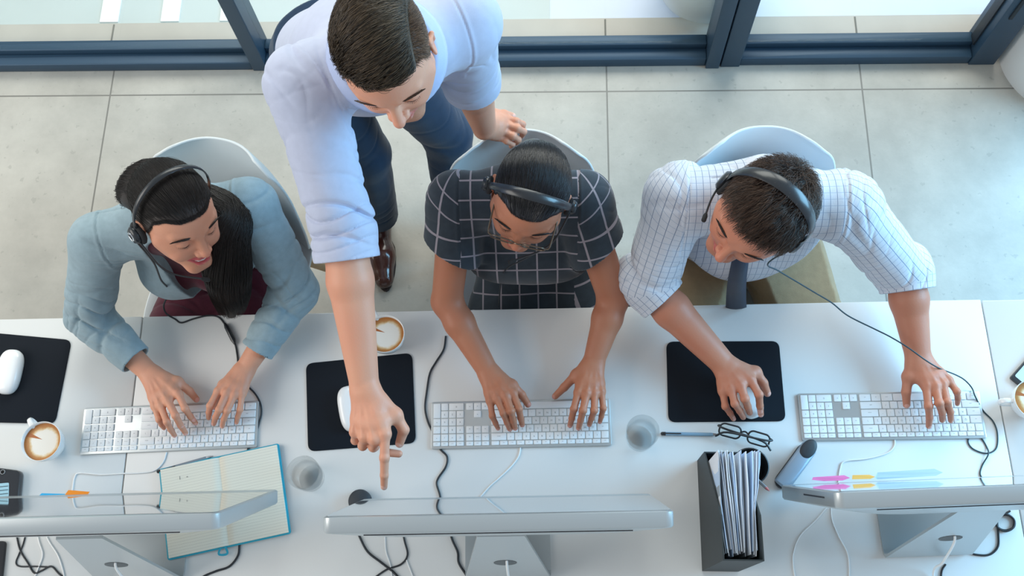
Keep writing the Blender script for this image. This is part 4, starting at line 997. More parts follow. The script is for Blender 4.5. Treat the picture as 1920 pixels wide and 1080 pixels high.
def folds(specs, base=.0012, fine=26., seams=()):
    sp = [(A3(a), vn(np.array(b) - np.array(a)).astype(F4), float(np.linalg.norm(np.array(b) - np.array(a))), amp, fr, t0, wd, ph) for a, b, amp, fr, t0, wd, ph in specs]
    se = [(A3(p), vn(n).astype(F4), rad) for p, n, rad in seams]
    def f(P):
        d = F4(base) * sn(P, fine) + F4(base * .5) * sn(P, fine * 2.3, 1.3)
        for a, n, L_, amp, fr, t0, wd, ph in sp:
            w = P - a; s_ = dot_(w, n); rad = np.sqrt(np.maximum((w * w).sum(1) - s_ * s_, 0)); env = np.exp(-((s_ / L_ - t0) / wd) ** 2) * np.clip((.14 - rad) / .04, 0, 1)
            for q, sc_ in ((0, 1.), (2.3, .6)):
                phi = fr * .6 * s_ * (1 + .35 * q) + 3.0 * sn(P, 8. + 3 * q, ph + q) + ph
                m = np.clip(.35 + .9 * sn(P, 13., ph + 4 + q), 0, 1); sn_ = np.sin(phi)
                d = d + F4(amp * sc_) * env * m * (1.15 * np.exp(-(sn_ / .26) ** 2) - .55 * np.abs(sn_))
        for p, n, rad in se:
            w = P - p; s_ = dot_(w, n); r_ = (w * w).sum(1) < rad * rad; d = d + r_ * (F4(.0016) * np.exp(-(s_ / .0024) ** 2) - F4(.0012) * np.exp(-((s_ - .006) / .004) ** 2))
        return d
    return f
def arm(S, sh, el, wr, r=(.048, .039, .040, .0265), k=.02, up=(0, 0, 1), flat=1.22):
    sh, el, wr = map(np.array, (sh, el, wr)); mid = el + (wr - el) * .30
    S.cone(sh, el, r[0], r[1], k); S.cone(el, mid, r[1] * .97, r[2], .014); S.cone(mid, wr, r[2], r[3], .012, (up, flat)); 
    w2 = wr - (wr - el) * .0
def torso(S, pel, waist, chest, neckb, sl, sr, r=(.125, .105, .125, .055), grow=0, front=(0, -1, 0), fl=1.28, k=.05, sh=.052):
    g = grow; S.cone(pel, waist, r[0] + g, r[1] + g, k, (front, fl)); S.cone(waist, chest, r[1] + g, r[2] + g, k, (front, fl))
    S.cone(sl, sr, sh + g, sh + g, k); c2 = (np.array(sl) + np.array(sr)) / 2; S.cone(chest, c2, r[2] * .95 + g, r[2] * .62 + g, k, (front, fl * .95))
    for s_ in (sl, sr): S.cone(neckb, np.array(s_), .048 + g, .040 + g, k)
def legs(S, pel, kn, an, hipw, r=(.082, .058, .048), grow=0, ax=(1, 0, 0), k=.03):
    ax = vn(ax)
    for s_, q, a in zip((-1, 1), kn, an):
        h = np.array(pel) + ax * hipw * s_; S.cone(h, q, r[0] + grow, r[1] + grow, k); S.cone(q, a, r[1] + grow, r[2] + grow, .02)
def shoe_mesh(name, heel, toe, m, sole_m, parent, w=.048, h=.07, anklez=.10):
    heel, toe = np.array(heel), np.array(toe); d = vn(toe - heel); d[2] = 0; d = vn(d); sd = np.array([-d[1], d[0], 0]); Lh = np.linalg.norm(toe - heel)
    S = Field(); S.ell(heel + d * Lh * .22 + [0, 0, .045], (Lh * .24, w * .80, .050), np.stack([d, sd, [0, 0, 1]], 1), .02)
    S.cone(heel + d * .03 + [0, 0, .03], heel + d * Lh * .62 + [0, 0, .032], w * .70, w * .86, .03); S.cone(heel + d * Lh * .6 + [0, 0, .030], toe - d * .036 + [0, 0, .024], w * .86, .030, .02)
    S.cone(heel + d * .055 + [0, 0, .04], heel + d * .05 + [0, 0, anklez + .03], .045, .046, .03); S.plane(heel + [0, 0, .008], (0, 0, -1)); S.plane(heel + [0, 0, anklez + .03], (0, 0, 1))
    lo = np.minimum(heel, toe) - .08; hi = np.maximum(heel, toe) + .08; hi[2] = heel[2] + anklez + .06; lo[2] = heel[2] - .02
    V, F, N = polygonize(S, lo, hi, .004); s_ = np_mesh(name, V, F, m, parent, N)
    mb = MB(); o = []
    for k in range(28):
        a = 2 * pi * k / 28; x = cos(a); y = sin(a); ww = w * (.74 if x < 0 else .93); o.append(tuple((heel + d * (Lh * .5 + x * Lh * .5) + sd * y * ww * (1 - .25 * max(x, 0) ** 3))[:2]))
    mb.prism(o, heel[2], heel[2] + .013, bev=.002).build('sole', sole_m, s_)
def collar(neck, axis, front, r, h, m, parent, spread=.022, drop=.035):
    """shirt collar: a stand that turns over into a falling leaf with two points in front"""
    ax = vn(axis); fr = vn(np.array(front) - ax * (np.array(front) @ ax)); sd = np.cross(ax, fr); rows_ = [[] for _ in range(7)]
    for k in range(41):
        a = -pi * .93 + 2 * pi * .93 * k / 40      # 0 = back
        rad = -fr * cos(a) + sd * sin(a); f_ = max(0, -cos(a)) ** 2; c = np.array(neck) - ax * f_ * .025
        dr = drop * (1 + .65 * f_ ** 3); hh = h * (1 - .45 * f_)
        for i, (ro, z) in enumerate(((r, -.01), (r * .98, hh * .6), (r * .985, hh), (r + .006, hh + .002), (r + .012, hh - .006), (r + spread * .8, hh - dr * .6), (r + spread, hh - dr))):
            rows_[i].append(c + rad * ro + ax * z)
    o = MB().grid(rows_).build('collar', m, parent, angle=80); md = o.modifiers.new('s', 'SOLIDIFY'); md.thickness = .0022; return o
# ------------------------------------------------------------------ hair
CC = np.array([0, -.012, .034]); CR = np.array([.0745, .094, .082])
HLY = [-.12, -.050, -.030, .002, .016, .032, .055, .09]; HLZ = [-.066, -.058, -.012, -.016, .006, .036, .058, .068]
def hmask(L, dz=0): return L[:, 2] - np.interp(L[:, 1], HLY, HLZ) - dz - np.clip(.30 * (np.abs(L[:, 0]) - .045) * (L[:, 1] > .03), -.004, .02)
FC = np.array([0, .020, .012]); FR = np.array([.066, .070, .082])
def SS(D):
    o = (CC - FC) / FR; v = CR * D / FR; a = (v * v).sum(-1); b = (v * o).sum(-1); c = (o * o).sum() - 1
    t = (-b + np.sqrt(np.maximum(b * b - a * c, 0))) / a; s_ = np.maximum(t, 1); return (s_ + .07 * np.clip(1 - np.abs(t - 1) / .35, 0, 1) ** 2)[..., None]
def roots(n, seed, dz=0, dens=None):
    rng = np.random.default_rng(seed); d = rng.normal(size=(n * 3, 3)); d /= np.linalg.norm(d, axis=1)[:, None]; L = CC + CR * d * SS(d); m = hmask(L, dz) > 0
    if dens is not None: m &= dens(L, rng)
    return d[m][:n], rng
def slerp(a, b, t):
    om = np.arccos(np.clip((a * b).sum(-1), -1, 1))[..., None]; so = np.maximum(np.sin(om), 1e-4); return (np.sin((1 - t) * om) * a + np.sin(t * om) * b) / so
def pulled(d, T_, t):
    d = d[:, None]; via = np.concatenate([d[..., :1] * .9, -.45 + 0 * d[..., :1], np.maximum(d[..., 2:], -.2) * .9 + .15], -1); via /= np.linalg.norm(via, axis=-1)[..., None]
    a = slerp(d, via, t); b = slerp(np.broadcast_to(via, a.shape), np.broadcast_to(T_[:, None], a.shape), t); return slerp(a, b, t)
def hair_cap(head, name, m, parent, grow=.006, dz=.002, extra=None, h=.0025):
    S = Field(); k = head.s; S.ell(head.w(*CC), tuple((CR + grow) * k), head.R); S.ell(head.w(*FC), tuple((FR + grow) * k), head.R, .03 * k)
    if extra: extra(S)
    def cut(P):
        L = (P - head.p.astype(F4)) @ head.R.astype(F4) / F4(k); return (-(hmask(L, dz)) * .8 * k).astype(F4)
    if extra is None or True:
        capcut = cut; S.cut_.append(capcut)
    V, F, N = polygonize(S, head.p - .16, head.p + .16, h); return V, F, N
def to_world(head, L): return head.p + (L @ head.R.T) * head.s
def hairline(head, n, seed, tgt, L_=.17, r=.00042, dz=0, band=.014):
    d, rng = roots(n * 20, seed, dz); L0 = CC + CR * d * SS(d); d = d[(hmask(L0) - dz < band * rng.random(len(L0)) + .003)][:n]
    T_ = np.tile(tgt, (len(d), 1)) + rng.normal(size=d.shape) * .12; T_ /= np.linalg.norm(T_, axis=1)[:, None]; t = np.linspace(0, 1, 6)[None, :, None]
    D = pulled(d, T_, t * L_); X = CC + CR * D * (SS(D) + .016 + .045 * t ** .6 + .01 * rng.normal(size=(len(d), 1, 1)) * t); return strands_mesh(to_world(head, X.reshape(-1, 3)).reshape(X.shape), r, .8)
def paint_scalp(head, P, col, hc, dz=0, soft=.004, amt=1.0):
    L = head.loc(P); q = (L - CC) / (CR + .012); m = np.clip((hmask(L, dz) + .003) / (soft + .004), 0, 1) * (np.linalg.norm(q, axis=1) < 1.2) * amt
    m *= 1 - np.clip((np.abs(L[:, 0]) - .0755) / .003, 0, 1); col[:] = col * (1 - m[:, None]) + np.array(hc) * m[:, None]
# ------------------------------------------------------------------ headset
hsm = mat('headset_black', (.016, .019, .024), rough=.32, coat=.2); foam = mat('headset_foam', (.02, .02, .022), rough=.9, bump=.4, bscale=400)
def headset(head, label, tilt=0.0, two=True, mic=1, boomto=(.03, .10, -.085), wide=.0065, rise=.012, name='headset', earpad=.026, silver=None, ears=(.0835), bow=.022):
    hs = thing(name, label, 'headset', tuple(head.p)); hs.matrix_world = Matrix.Translation(Vector(head.p)) @ Matrix([list(r) for r in head.R]).to_4x4()
    k = head.s; P_ = []; ct, st_ = cos(tilt), sin(tilt); hw_ = ears * k
    pts = []
    for i in range(25):
        a = pi * i / 24; x = hw_ * cos(a); hgt = (.118 + rise) * k * sin(a) ** .85
        y0 = -.008 * k; y = y0 * (1 - sin(a)) + (-.012 * k) * sin(a) + hgt * st_; z = -.002 * k + hgt * ct * 1.0
        if st_: # stay outside the skull when the band is tipped forward or back
            q = np.array([x, y, z]) / k - CC; s_ = np.linalg.norm(q / (CR + rise)); 
            if s_ < 1: q = q / s_; x, y, z = (q + CC) * k
        pts.append(Vector((x, y, z)))
    n = len(pts); mb = MB(); v = []; f = []
    for i, p in enumerate(pts):
        t = (pts[min(i + 1, n - 1)] - pts[max(i - 1, 0)]).normalized(); out = (p - Vector((0, p.y * .6, -.0))).normalized(); out = (out - t * out.dot(t)).normalized(); sd = t.cross(out)
        ww = wide * (.75 + .5 * sin(pi * i / (n - 1)))
        for a_, b_ in ((-1, -.5), (-.7, .6), (0, .9), (.7, .6), (1, -.5), (0, -.9)): v.append(p + sd * a_ * ww + out * b_ * .0022)
    for i in range(n - 1):
        for j in range(6): f.append((i * 6 + j, i * 6 + (j + 1) % 6, i * 6 + 6 + (j + 1) % 6, i * 6 + 6 + j))
    mb.add(v, f + [tuple(range(6))[::-1], tuple((n - 1) * 6 + j for j in range(6))]); mb.build('headband', hsm, hs, angle=60)
    for s_ in ((-1, 1) if two else (mic,)):
        c = Vector((s_ * (.081) * k, -.008 * k, -.006 * k)); X = Matrix.Rotation(s_ * pi / 2, 3, 'Y')
        prof = [(0, .000), (earpad * .80, 0), (earpad, .004), (earpad, .009), (earpad * .88, .013), (0, .013)]; m1 = MB().lathe(prof, (0, 0, 0), 28); m1.v = [tuple(c + X @ Vector(q)) for q in m1.v]; m1.build('ear_cushion', foam, hs, angle=60)
        prof = [(0, .013), (earpad * .72, .013), (earpad * .78, .018), (earpad * .60, .024), (0, .025)]; m1 = MB().lathe(prof, (0, 0, 0), 28); m1.v = [tuple(c + X @ Vector(q)) for q in m1.v]; cu = m1.build('ear_cup', hsm, hs, angle=60)
        if silver and s_ == mic:
            m1 = MB().lathe([(.006, .0255), (.010, .0262), (.0115, .0255), (.0115, .024)], (0, 0, 0), 24); m1.v = [tuple(c + X @ Vector(q)) for q in m1.v]; m1.build('cup_ring', chrome, cu)
        MB().tube([c + Vector((s_ * .016, 0, .0)), c + Vector((s_ * .008, -.001, .03 * k))], .004, 8, flat=(1, 1.6)).build('arm_yoke', hsm, hs)
    c = Vector((mic * .098 * k, -.004 * k, -.010 * k)); e = Vector(boomto) * k; mid = (c + e) / 2 + Vector((mic * bow, .012 * bow / .022, -.012 * bow / .022)) * k
    P2 = spline([c, mid, e], 8); MB().tube(P2, .0022, 8).build('microphone_boom', hsm, hs)
    d = (P2[-1] - P2[-3]).normalized(); MB().tube([e - d * .006, e, e + d * .010, e + d * .013], [.003, .0052, .0052, .003], 12).build('microphone', foam, hs)
    return hs
def finish_skin(S, lo, hi, h, name, parent, base, red, heads, nails, nailc, lips, flush, hairc=None, stub=None, stubamt=0, scalp_dz=0, scalp_amt=1):
    V, F, N = polygonize(S, lo, hi, h); col = skin_color(V, base, red)
    if hairc is not None: paint_scalp(heads, V, col, hairc, dz=scalp_dz, amt=scalp_amt)
    heads.paint(V, col, lips, flush, stub, stubamt); paint_nails(V, N, col, nails, nailc)
    return np_mesh(name, V, F, SKINM, parent, N, col), V
def person(label, p): return thing('person', label, 'person', (float(p[0]), float(p[1]), 0))
def own(root):   # keep world placement of meshes made in world space
    for c in root.children:
        if c.matrix_parent_inverse == Matrix.Identity(4): c.matrix_parent_inverse = Matrix.Translation(-root.location)
def F3(l): return [np.array(at(*q), float) for q in l]
lashm = mat('lash_dark', (.012, .009, .008), rough=.6); whm = mat('eye_white', (.75, .74, .72), rough=.2); irm = mat('iris_dark_brown', (.03, .016, .01), rough=.1)
# ================================================================== standing man (points at the middle monitor)
def make_M():
    hd_p, hd_R = head_frame(727, 106, 1.60, (-.964, -.162, -.209), (-.25, .30, .92))
    H_ = Head(hd_p, hd_R, 1.02)
    sl, el, wl = pt((572, 158, 1.44)), pt((645, 440, 1.25)), pt((684, 728, 1.12))
    sr, er, wr = pt((868, 45, 1.40)), pt((880, 140, 1.14)), pt((908, 238, .915))
    pel = np.array([-.50, 1.43, .95]); c2 = (sl + sr) / 2; chest = c2 + (pel - c2) * .28; waist = c2 + (pel - c2) * .68; neckb = c2 + np.array([.01, -.03, .04])
    P = person('standing man in a pale blue-white shirt, leaning over and pointing at the middle monitor', pel)
    fr = vn(np.array([.05, -.72, -.69])); S = Field()
    S.cone(pel, waist, .13, .12, .03, (fr, 1.4)); S.cone(waist, c2, .12, .115, .03, (fr, 1.4)); S.cone(sl, sr, .048, .048, .03)
    S.cone(neckb, hd_p + hd_R @ np.array([0, -.03, -.06]), .060, .056, .03)
    H_.build(S); arm(S, sl, el, wl, (.050, .045, .047, .0295), flat=1.2); arm(S, sr, er, wr, (.050, .045, .046, .030), flat=1.15)
    # pointing hand
    z0 = 1.11
    idx = F3([(722, 814, 1.115), (721, 858, 1.10), (720, 918, 1.055), (720.5, 891, 1.08)]); mid = F3([(703, 824, 1.112), (700, 838, 1.075), (706, 806, 1.052), (703, 838, 1.045)])
    rin = F3([(683, 820, 1.105), (680, 836, 1.066), (690, 803, 1.048), (684, 834, 1.038)]); pin = F3([(665, 810, 1.095), (666, 826, 1.058), (676, 798, 1.044), (668, 822, 1.035)])
    th = F3([(741, 778, 1.10), (757, 806, 1.085), (747, 838, 1.06)])
    nails = build_hand(S, wl, [idx, mid, rin, pin], th, el, 1.06)
    for f_ in (mid, rin, pin): S.cone(f_[2], f_[2] + (f_[0] - f_[2]) * .2 + np.array([0, .01, 0]), .0085, .0085, .004)
    t0 = pt((748, 851, 1.045)); S.cone(pt((722, 848, 1.05)), t0, .0088, .0078, .006)
    # hand on the chair back
    f2 = [F3([(948, 222, .865), (968, 228, .868), (980, 243, .822), (980, 233, .85)]), F3([(948, 234, .868), (970, 241, .868), (978, 257, .82), (982, 247, .848)]),
          F3([(943, 246, .864), (962, 255, .862), (968, 270, .818), (972, 262, .842)]), F3([(934, 256, .856), (950, 264, .852), (957, 276, .815), (961, 270, .835)])]
    th2 = F3([(925, 215, .872), (945, 214, .866), (966, 219, .846)])
    n2 = build_hand(S, wr, f2, th2, er, 1.05)
    hips = [pel + np.array([-.085, 0, -.03]), pel + np.array([.085, 0, -.03])]
    kn = [pt((686, 290, .50)), pt((838, 250, .53))]; an = [pt((712, 408, .10)), pt((862, 430, .10))]
    for h_, k_, a_ in zip(hips, kn, an): S.cone(h_, k_, .075, .05, .03); S.cone(k_, a_, .05, .038, .02)
    sk, V = finish_skin(S, (-.85, .25, .03), (.10, 1.65, 1.80), .0021, 'body', P, s2l(222, 162, 134), s2l(200, 118, 96), H_, nails + n2, s2l(236, 190, 176), s2l(196, 120, 108), s2l(222, 140, 120), s2l(60, 44, 34), s2l(120, 84, 66), .55, .008, .93)
    brow = hairmat('brow_brown', s2l(70, 48, 34)); H_.eyes_and_brows(P, brow, whm, lashm, irm)
    # shirt
    sm = clothmat('shirt_pale_blue', s2l(192, 199, 222), .03, weave=1400)
    T = Field(); g = .012
    T.cone(pel + [0, -.02, .02], waist, .155, .145, .05, (fr, 1.35)); T.cone(waist, chest, .145, .160, .06, (fr, 1.30)); T.cone(chest, c2, .160, .110, .05, (fr, 1.25))
    T.cone(sl, sr, .066, .066, .06)
    for s_ in (sl, sr): T.cone(neckb, s_, .058, .056, .05)
    T.cone(sl, el, .071, .062, .035); e2 = el + (wl - el) * .10; T.cone(el, e2, .062, .058, .015)
    T.cone(e2 - (wl - el) * .16, e2 + (wl - el) * .04, .068, .067, .002)          # rolled cuff
    T.cone(sr, er, .070, .062, .035); e3 = er + (wr - er) * .12; T.cone(er, e3, .062, .060, .015); T.cone(er - (wr - er) * .06, e3 + (wr - er) * .05, .070, .068, .002)
    T.disp = folds([(sl, el, .0085, 75, .88, .28, .3), (sl, el, .0060, 50, .40, .30, 1.1), (sr, er, .0070, 60, .7, .35, 2.1), (pel, c2, .0065, 36, .45, .4, 3.0), (c2, sl, .0055, 40, .95, .45, 4.0), (c2, sr, .0060, 40, .9, .45, 5.0)], .0012, 20., [(sl + (c2 - sl) * .12, vn(sl - c2) + [0, -.25, 0], .14), (sr + (c2 - sr) * .12, vn(sr - c2), .14), (c2 + [0, -.055, 0], [0, 1, .3], .13)])
    T.plane(e2 + (wl - el) * .045, (wl - el) * 1.0 + np.array([.0, 0, 0])); T.cut_.pop()
    # clean cuff ends: cut only near that arm
    def lcut(c, n, rad, far=.14):
        c = A3(c); n = vn(n).astype(F4)
        def f(P):
            w = P - c; s_ = dot_(w, n); r_ = np.sqrt(np.maximum((w * w).sum(1) - s_ * s_, 0)); return np.minimum(s_, np.minimum(F4(rad) - r_, F4(far) - s_))
        return f
    T.cut_.append(lcut(e2 + (wl - el) * .06, wl - el, .11)); T.cut_.append(lcut(e3 + (wr - er) * .08, wr - er, .10))
    T.cone(e2 + (wl - el) * -.10, e2 + (wl - el) * .2, .054, .054, .003, op='sub'); T.cone(e3 - (wr - er) * .1, e3 + (wr - er) * .2, .055, .055, .003, op='sub')
    nk = neckb + (hd_p - neckb) * .30; T.cone(neckb + (hd_p - neckb) * -.0, neckb + (hd_p - neckb) * .9, .058, .062, .006, op='sub')
    T.plane(pel + [0, 0, -.02], (0, .2, -1))
    V, F, N = polygonize(T, (-.90, .55, .80), (.12, 1.72, 1.62), .0030); np_mesh('shirt', V, F, sm, P, N)
    collar(neckb + (hd_p - neckb) * .34, (hd_p - neckb), fr * 1.0 + np.array([0, -.4, 0]), .084, .030, clothmat('collar_pale_blue', s2l(186, 200, 236), .02), P, .030, .030)
    # seams: shoulder yoke, sleeve seams
    # trousers
    tm = clothmat('trousers_navy', s2l(26, 52, 78), .10, weave=700, bump=.4)
    T = Field(); T.cone(pel, pel + [0, -.02, .05], .150, .148, .03, (fr, 1.2))
    for i, (h_, k_, a_) in enumerate(zip(hips, kn, an)):
        T.cone(h_, k_, .096, .070, .04); T.cone(k_, a_ + [0, 0, -.005], .070, .062, .025)
    T.disp = folds([(kn[0], an[0], .0035, 45, .95, .3, .5), (kn[0], hips[0], .0030, 30, .1, .5, 1.5), (kn[1], hips[1], .0035, 28, .1, .6, 2.5), (kn[1], an[1], .003, 45, .8, .4, .9)], .0015, 18.)
    T.plane((0, 0, .115), (0, 0, -1)); T.plane(pel + [0, 0, .075], (0, 0, 1))
    V, F, N = polygonize(T, (-.80, 1.0, .04), (.0, 1.72, 1.08), .005); np_mesh('trousers', V, F, tm, P, N)
    shm = mat('brown_shoe_leather', s2l(72, 40, 34), rough=.22, coat=.4, var=.25, vscale=25); slm = mat('shoe_sole', s2l(36, 22, 18), rough=.6)
    h0 = pt((704, 392, .0)); t0 = pt((725, 548, .0)); shoe_mesh('shoe', h0, t0, shm, slm, P, .052)
    h0 = np.array([an[1][0], an[1][1] + .05, 0]); shoe_mesh('shoe', h0, h0 + np.array([.02, -.275, 0]), shm, slm, P, .052)
    # hair: long brushed top, clipped sides
    hm = hairmat('hair_dark_brown', s2l(46, 36, 27), .36, s2l(100, 82, 62)); hs_ = hairmat('hair_clipped_brown', s2l(86, 62, 48), .5, s2l(140, 108, 84))
    hdV, hdF, hdN = hair_cap(H_, 'c', hm, P, .0035, .014)
    cl = H_.loc(hdV); kp = ~((cl[hdF][:, :, 0].min(1) < -.048) | (cl[hdF][:, :, 2].min(1) < .045)); hdF = hdF[kp]
    K = 9; t = np.linspace(0, 1, K)[None, :, None]; ph = []
    d, rng = roots(7500, 1, .006, lambda L, r: (L[:, 2] > .050 + .022 * np.clip(L[:, 1] / .07, 0, 1)) & (hmask(L) > .016) & (L[:, 0] > -.050) & (L[:, 1] > -.075))
    L0 = CC + CR * d * SS(d); flow = np.stack([-.75 - 0 * d[:, 0], -.25 - .25 * np.clip(L0[:, 1] - .02, 0, .05) * 10, .0 * d[:, 0]], 1) + rng.normal(size=d.shape) * .06
    flow -= d * (flow * d).sum(1)[:, None]; ln = .62 + .20 * rng.random((len(d), 1, 1))
    front = np.clip((L0[:, 1] - .035) / .03, 0, 1)[:, None, None]
    D = d[:, None] + flow[:, None] * t * ln * (1 - .35 * front) ; D /= np.linalg.norm(D, axis=2)[..., None]
    lift = .045 + .14 * np.sin(t * pi * .62) * (1 + .25 * front) + .015 * rng.normal(size=(len(d), 1, 1)) * t
    X = CC + CR * D * (SS(D) + lift); X[..., 0] = np.maximum(X[..., 0], -.062 - .0 * X[..., 0]); ph.append(to_world(H_, X.reshape(-1, 3)).reshape(X.shape))
    V1, F1 = strands_mesh(ph[0], 0.00048 + .00012 * rng.random(len(d)), .45)
    V, F = np.vstack([hdV, V1]), np.vstack([hdF, F1 + len(hdV)]); np_mesh('hair', V, F, hm, P)
    d, rng = roots(10000, 2, .0, lambda L, r: ((L[:, 2] < .066) | (L[:, 0] < -.040)) & (hmask(L) > .006 + r.random(len(L)) * .012)); K = 4; t = np.linspace(0, 1, K)[None, :, None]
    L0 = CC + CR * d * SS(d); fl_ = np.array([0, -.25, -.6]) + rng.normal(size=d.shape) * .15; fl_ -= d * (fl_ * d).sum(1)[:, None]; D = d[:, None] + fl_[:, None] * t * .10; D /= np.linalg.norm(D, axis=2)[..., None]
    X = CC + CR * D * (SS(D) + .02 + t * (.035 + .05 * np.clip(L0[:, 2] / .06, 0, 1)[:, None, None])); V, F = strands_mesh(to_world(H_, X.reshape(-1, 3)).reshape(X.shape), .00042, .5); np_mesh('clipped_hair', V, F, hs_, P)
    own(P); return P
make_M()
# ================================================================== woman in the grey blazer (left)
def make_L():
    hp, hR = head_frame(330, 402, 1.185, (-.835, -.47, .288), (-.09, .63, .77))
    H_ = Head(hp, hR, .97, True, True, True)
    sl, el, wl = pt((192, 450, 1.03)), pt((165, 592, .83)), pt((283, 702, .790))
    sr, er, wr = pt((462, 388, 1.04)), pt((556, 545, .835)), pt((458, 694, .790))
    pel = np.array([-.87, 1.08, .545]); c2 = (sl + sr) / 2; neckb = c2 + np.array([.0, .005, .035]); chest = c2 + (pel - c2) * .36 + np.array([0, -.03, 0]); waist = c2 + (pel - c2) * .70
    P = person('smiling woman in a grey-blue blazer with a headset and long dark hair', pel)
    S = Field(); torso(S, pel, waist, chest, neckb, sl, sr, (.105, .088, .095, .05), fl=1.3, sh=.036, k=.03)
    S.cone(neckb, hp + hR @ np.array([0, -.03, -.055]), .046, .046, .02); H_.build(S)
    arm(S, sl, el, wl, (.038, .032, .033, .0235)); arm(S, sr, er, wr, (.038, .032, .033, .0235))
    zk, zp, zt = .808, .812, .764
    A = [F3([(334, 738, zk), (347, 766, zp), (369, 796, zt)]), F3([(315, 752, zk + .004), (329, 779, zp + .006), (350, 815, zt)]), F3([(301, 760, zk), (313, 791, zp + .002), (329, 819, zt)]), F3([(290, 762, zk - .006), (298, 787, zp - .01), (309, 805, zt)])]
    nl = build_hand(S, wl, A, F3([(333, 716, .790), (355, 733, .782), (372, 753, .762)]), el, .90)
    B = [F3([(409, 733, zk), (394, 761, zp), (391, 786, zt)]), F3([(425, 736, zk + .004), (411, 768, zp + .006), (400, 797, zt)]), F3([(440, 739, zk), (426, 770, zp + .002), (416, 802, zt)]), F3([(454, 738, zk - .006), (450, 768, zp - .01), (443, 795, zt)])]
    nl += build_hand(S, wr, B, F3([(419, 722, .785), (406, 745, .776), (400, 768, .764)]), er, .90)
    kn = [np.array([-.98, .72, .56]), np.array([-.78, .72, .56])]; an = [np.array([-.98, .74, .10]), np.array([-.78, .74, .10])]
    legs(S, pel + [0, 0, -.02], kn, an, .08, (.070, .048, .034))
    for a in an: S.cone(a, a + [0, -.10, -.065], .034, .024, .02)
    sk, V = finish_skin(S, (-1.35, .45, .0), (-.40, 1.30, 1.42), .0021, 'body', P, s2l(216, 156, 128), s2l(190, 108, 86), H_, nl, s2l(232, 176, 166), s2l(200, 96, 100), s2l(222, 134, 116), s2l(26, 18, 16), scalp_dz=.002)
    brow = hairmat('brow_dark', s2l(46, 32, 26)); H_.eyes_and_brows(P, brow, whm, lashm, irm, mat('teeth_white', (.82, .80, .76), rough=.25), 1.1)
    # dress
    dm_ = clothmat('burgundy_dress', s2l(78, 22, 40), .12, weave=800); T = Field(); fr = np.array([0, -1., 0])
    torso(T, pel, waist, chest, neckb + [0, 0, -.012], sl + (c2 - sl) * .1, sr + (c2 - sr) * .1, (.122, .108, .108, .05), .004, fl=1.2, sh=.034)
    for q in (-1, 1): T.ell(chest + np.array([q * .055, -.085, -.01]), (.050, .045, .050), None, .03)
    T.cone(pel + [-.04, -.0, -.01], kn[0] + [0, 0, .01], .110, .078, .05); T.cone(pel + [.04, 0, -.01], kn[1] + [0, 0, .01], .110, .078, .05); T.cone(kn[0] + [0, .10, 0], kn[1] + [0, .10, 0], .07, .07, .05)
    T.disp = folds([(pel, kn[0], .007, 50, .4, .5, 1.), (pel, kn[1], .007, 50, .4, .5, 2.)], .0015, 22.)
    T.cone(neckb + (hp - neckb) * -.05, hp, .052, .06, .004, op='sub'); T.plane((0, kn[0][1] - .04, .5), (0, -1, -.25))
    V, F, N = polygonize(T, (-1.15, .60, .40), (-.45, 1.32, 1.12), .004); np_mesh('dress', V, F, dm_, P, N)
    # blazer
    bz = clothmat('blazer_grey_blue', s2l(146, 168, 178), .08, weave=1100, bump=.5, rough=.9)
    T = Field(); torso(T, pel + [0, 0, .03], waist, chest, neckb + [0, .01, -.004], sl, sr, (.146, .138, .140, .06), .004, fl=1.18, sh=.050)
    for q in (-1, 1): T.ell(chest + np.array([q * .060, -.085, -.01]), (.060, .055, .060), None, .04)
    for a, b, c in ((sl, el, wl), (sr, er, wr)):
        a_ = a + (a - c2) * .06; w_ = b + (c - b) * .74; T.cone(a_, b, .062, .051, .025); T.cone(b, w_, .052, .041, .016)
    T.disp = folds([(sl, el, .0075, 75, .80, .35, .4), (sr, er, .0075, 75, .80, .35, 1.4), (sl, el, .0055, 60, .1, .25, 4.4), (sr, er, .0055, 60, .1, .25, 5.4), (el, wl, .0065, 70, .3, .35, 2.2), (er, wr, .0065, 70, .3, .35, 3.2), (pel, c2, .004, 50, .5, .4, 5.2)], .0011, 24., [(sl + (c2 - sl) * .10, vn(sl - c2), .11), (sr + (c2 - sr) * .10, vn(sr - c2), .11), (c2 + [0, .01, 0], [0, 1, 0], .17)])
    def lcut(c, n, rad=.09, far=.14):
        c = A3(c); n = vn(n).astype(F4)
        def f(P_):
            w = P_ - c; s_ = dot_(w, n); r_ = np.sqrt(np.maximum((w * w).sum(1) - s_ * s_, 0)); return np.minimum(s_, np.minimum(F4(rad) - r_, F4(far) - s_))
        return f
    for b, c in ((el, wl), (er, wr)):
        e = b + (c - b) * .76; T.cut_.append(lcut(e, c - b)); T.cone(e - (c - b) * .12, e + (c - b) * .2, .0355, .0355, .003, op='sub')
    # open front, neck opening and hem
    T.cone(neckb + (hp - neckb) * .05, hp, .060, .075, .004, op='sub')
    f0 = neckb + np.array([0.0, -.10, -.02]); f1 = waist + np.array([.075, -.15, -.02]); T.cone(f0, f1, .052, .075, .006, op='sub'); T.cone(f1, pel + [.09, -.20, -.05], .075, .10, .01, op='sub')
    T.plane(pel + [0, 0, .02], (0, -.1, -1))
    V, F, N = polygonize(T, (-1.30, .50, .50), (-.40, 1.35, 1.16), .0032); np_mesh('blazer', V, F, bz, P, N)
    slm = mat('dark_shoe_sole', (.02, .02, .02), rough=.6); shm = mat('black_shoe_leather', (.02, .02, .022), rough=.3, coat=.3)
    for a in an: shoe_mesh('shoe', (a[0], a[1] + .045, 0), (a[0], a[1] - .185, 0), shm, slm, P, .040, anklez=.05)
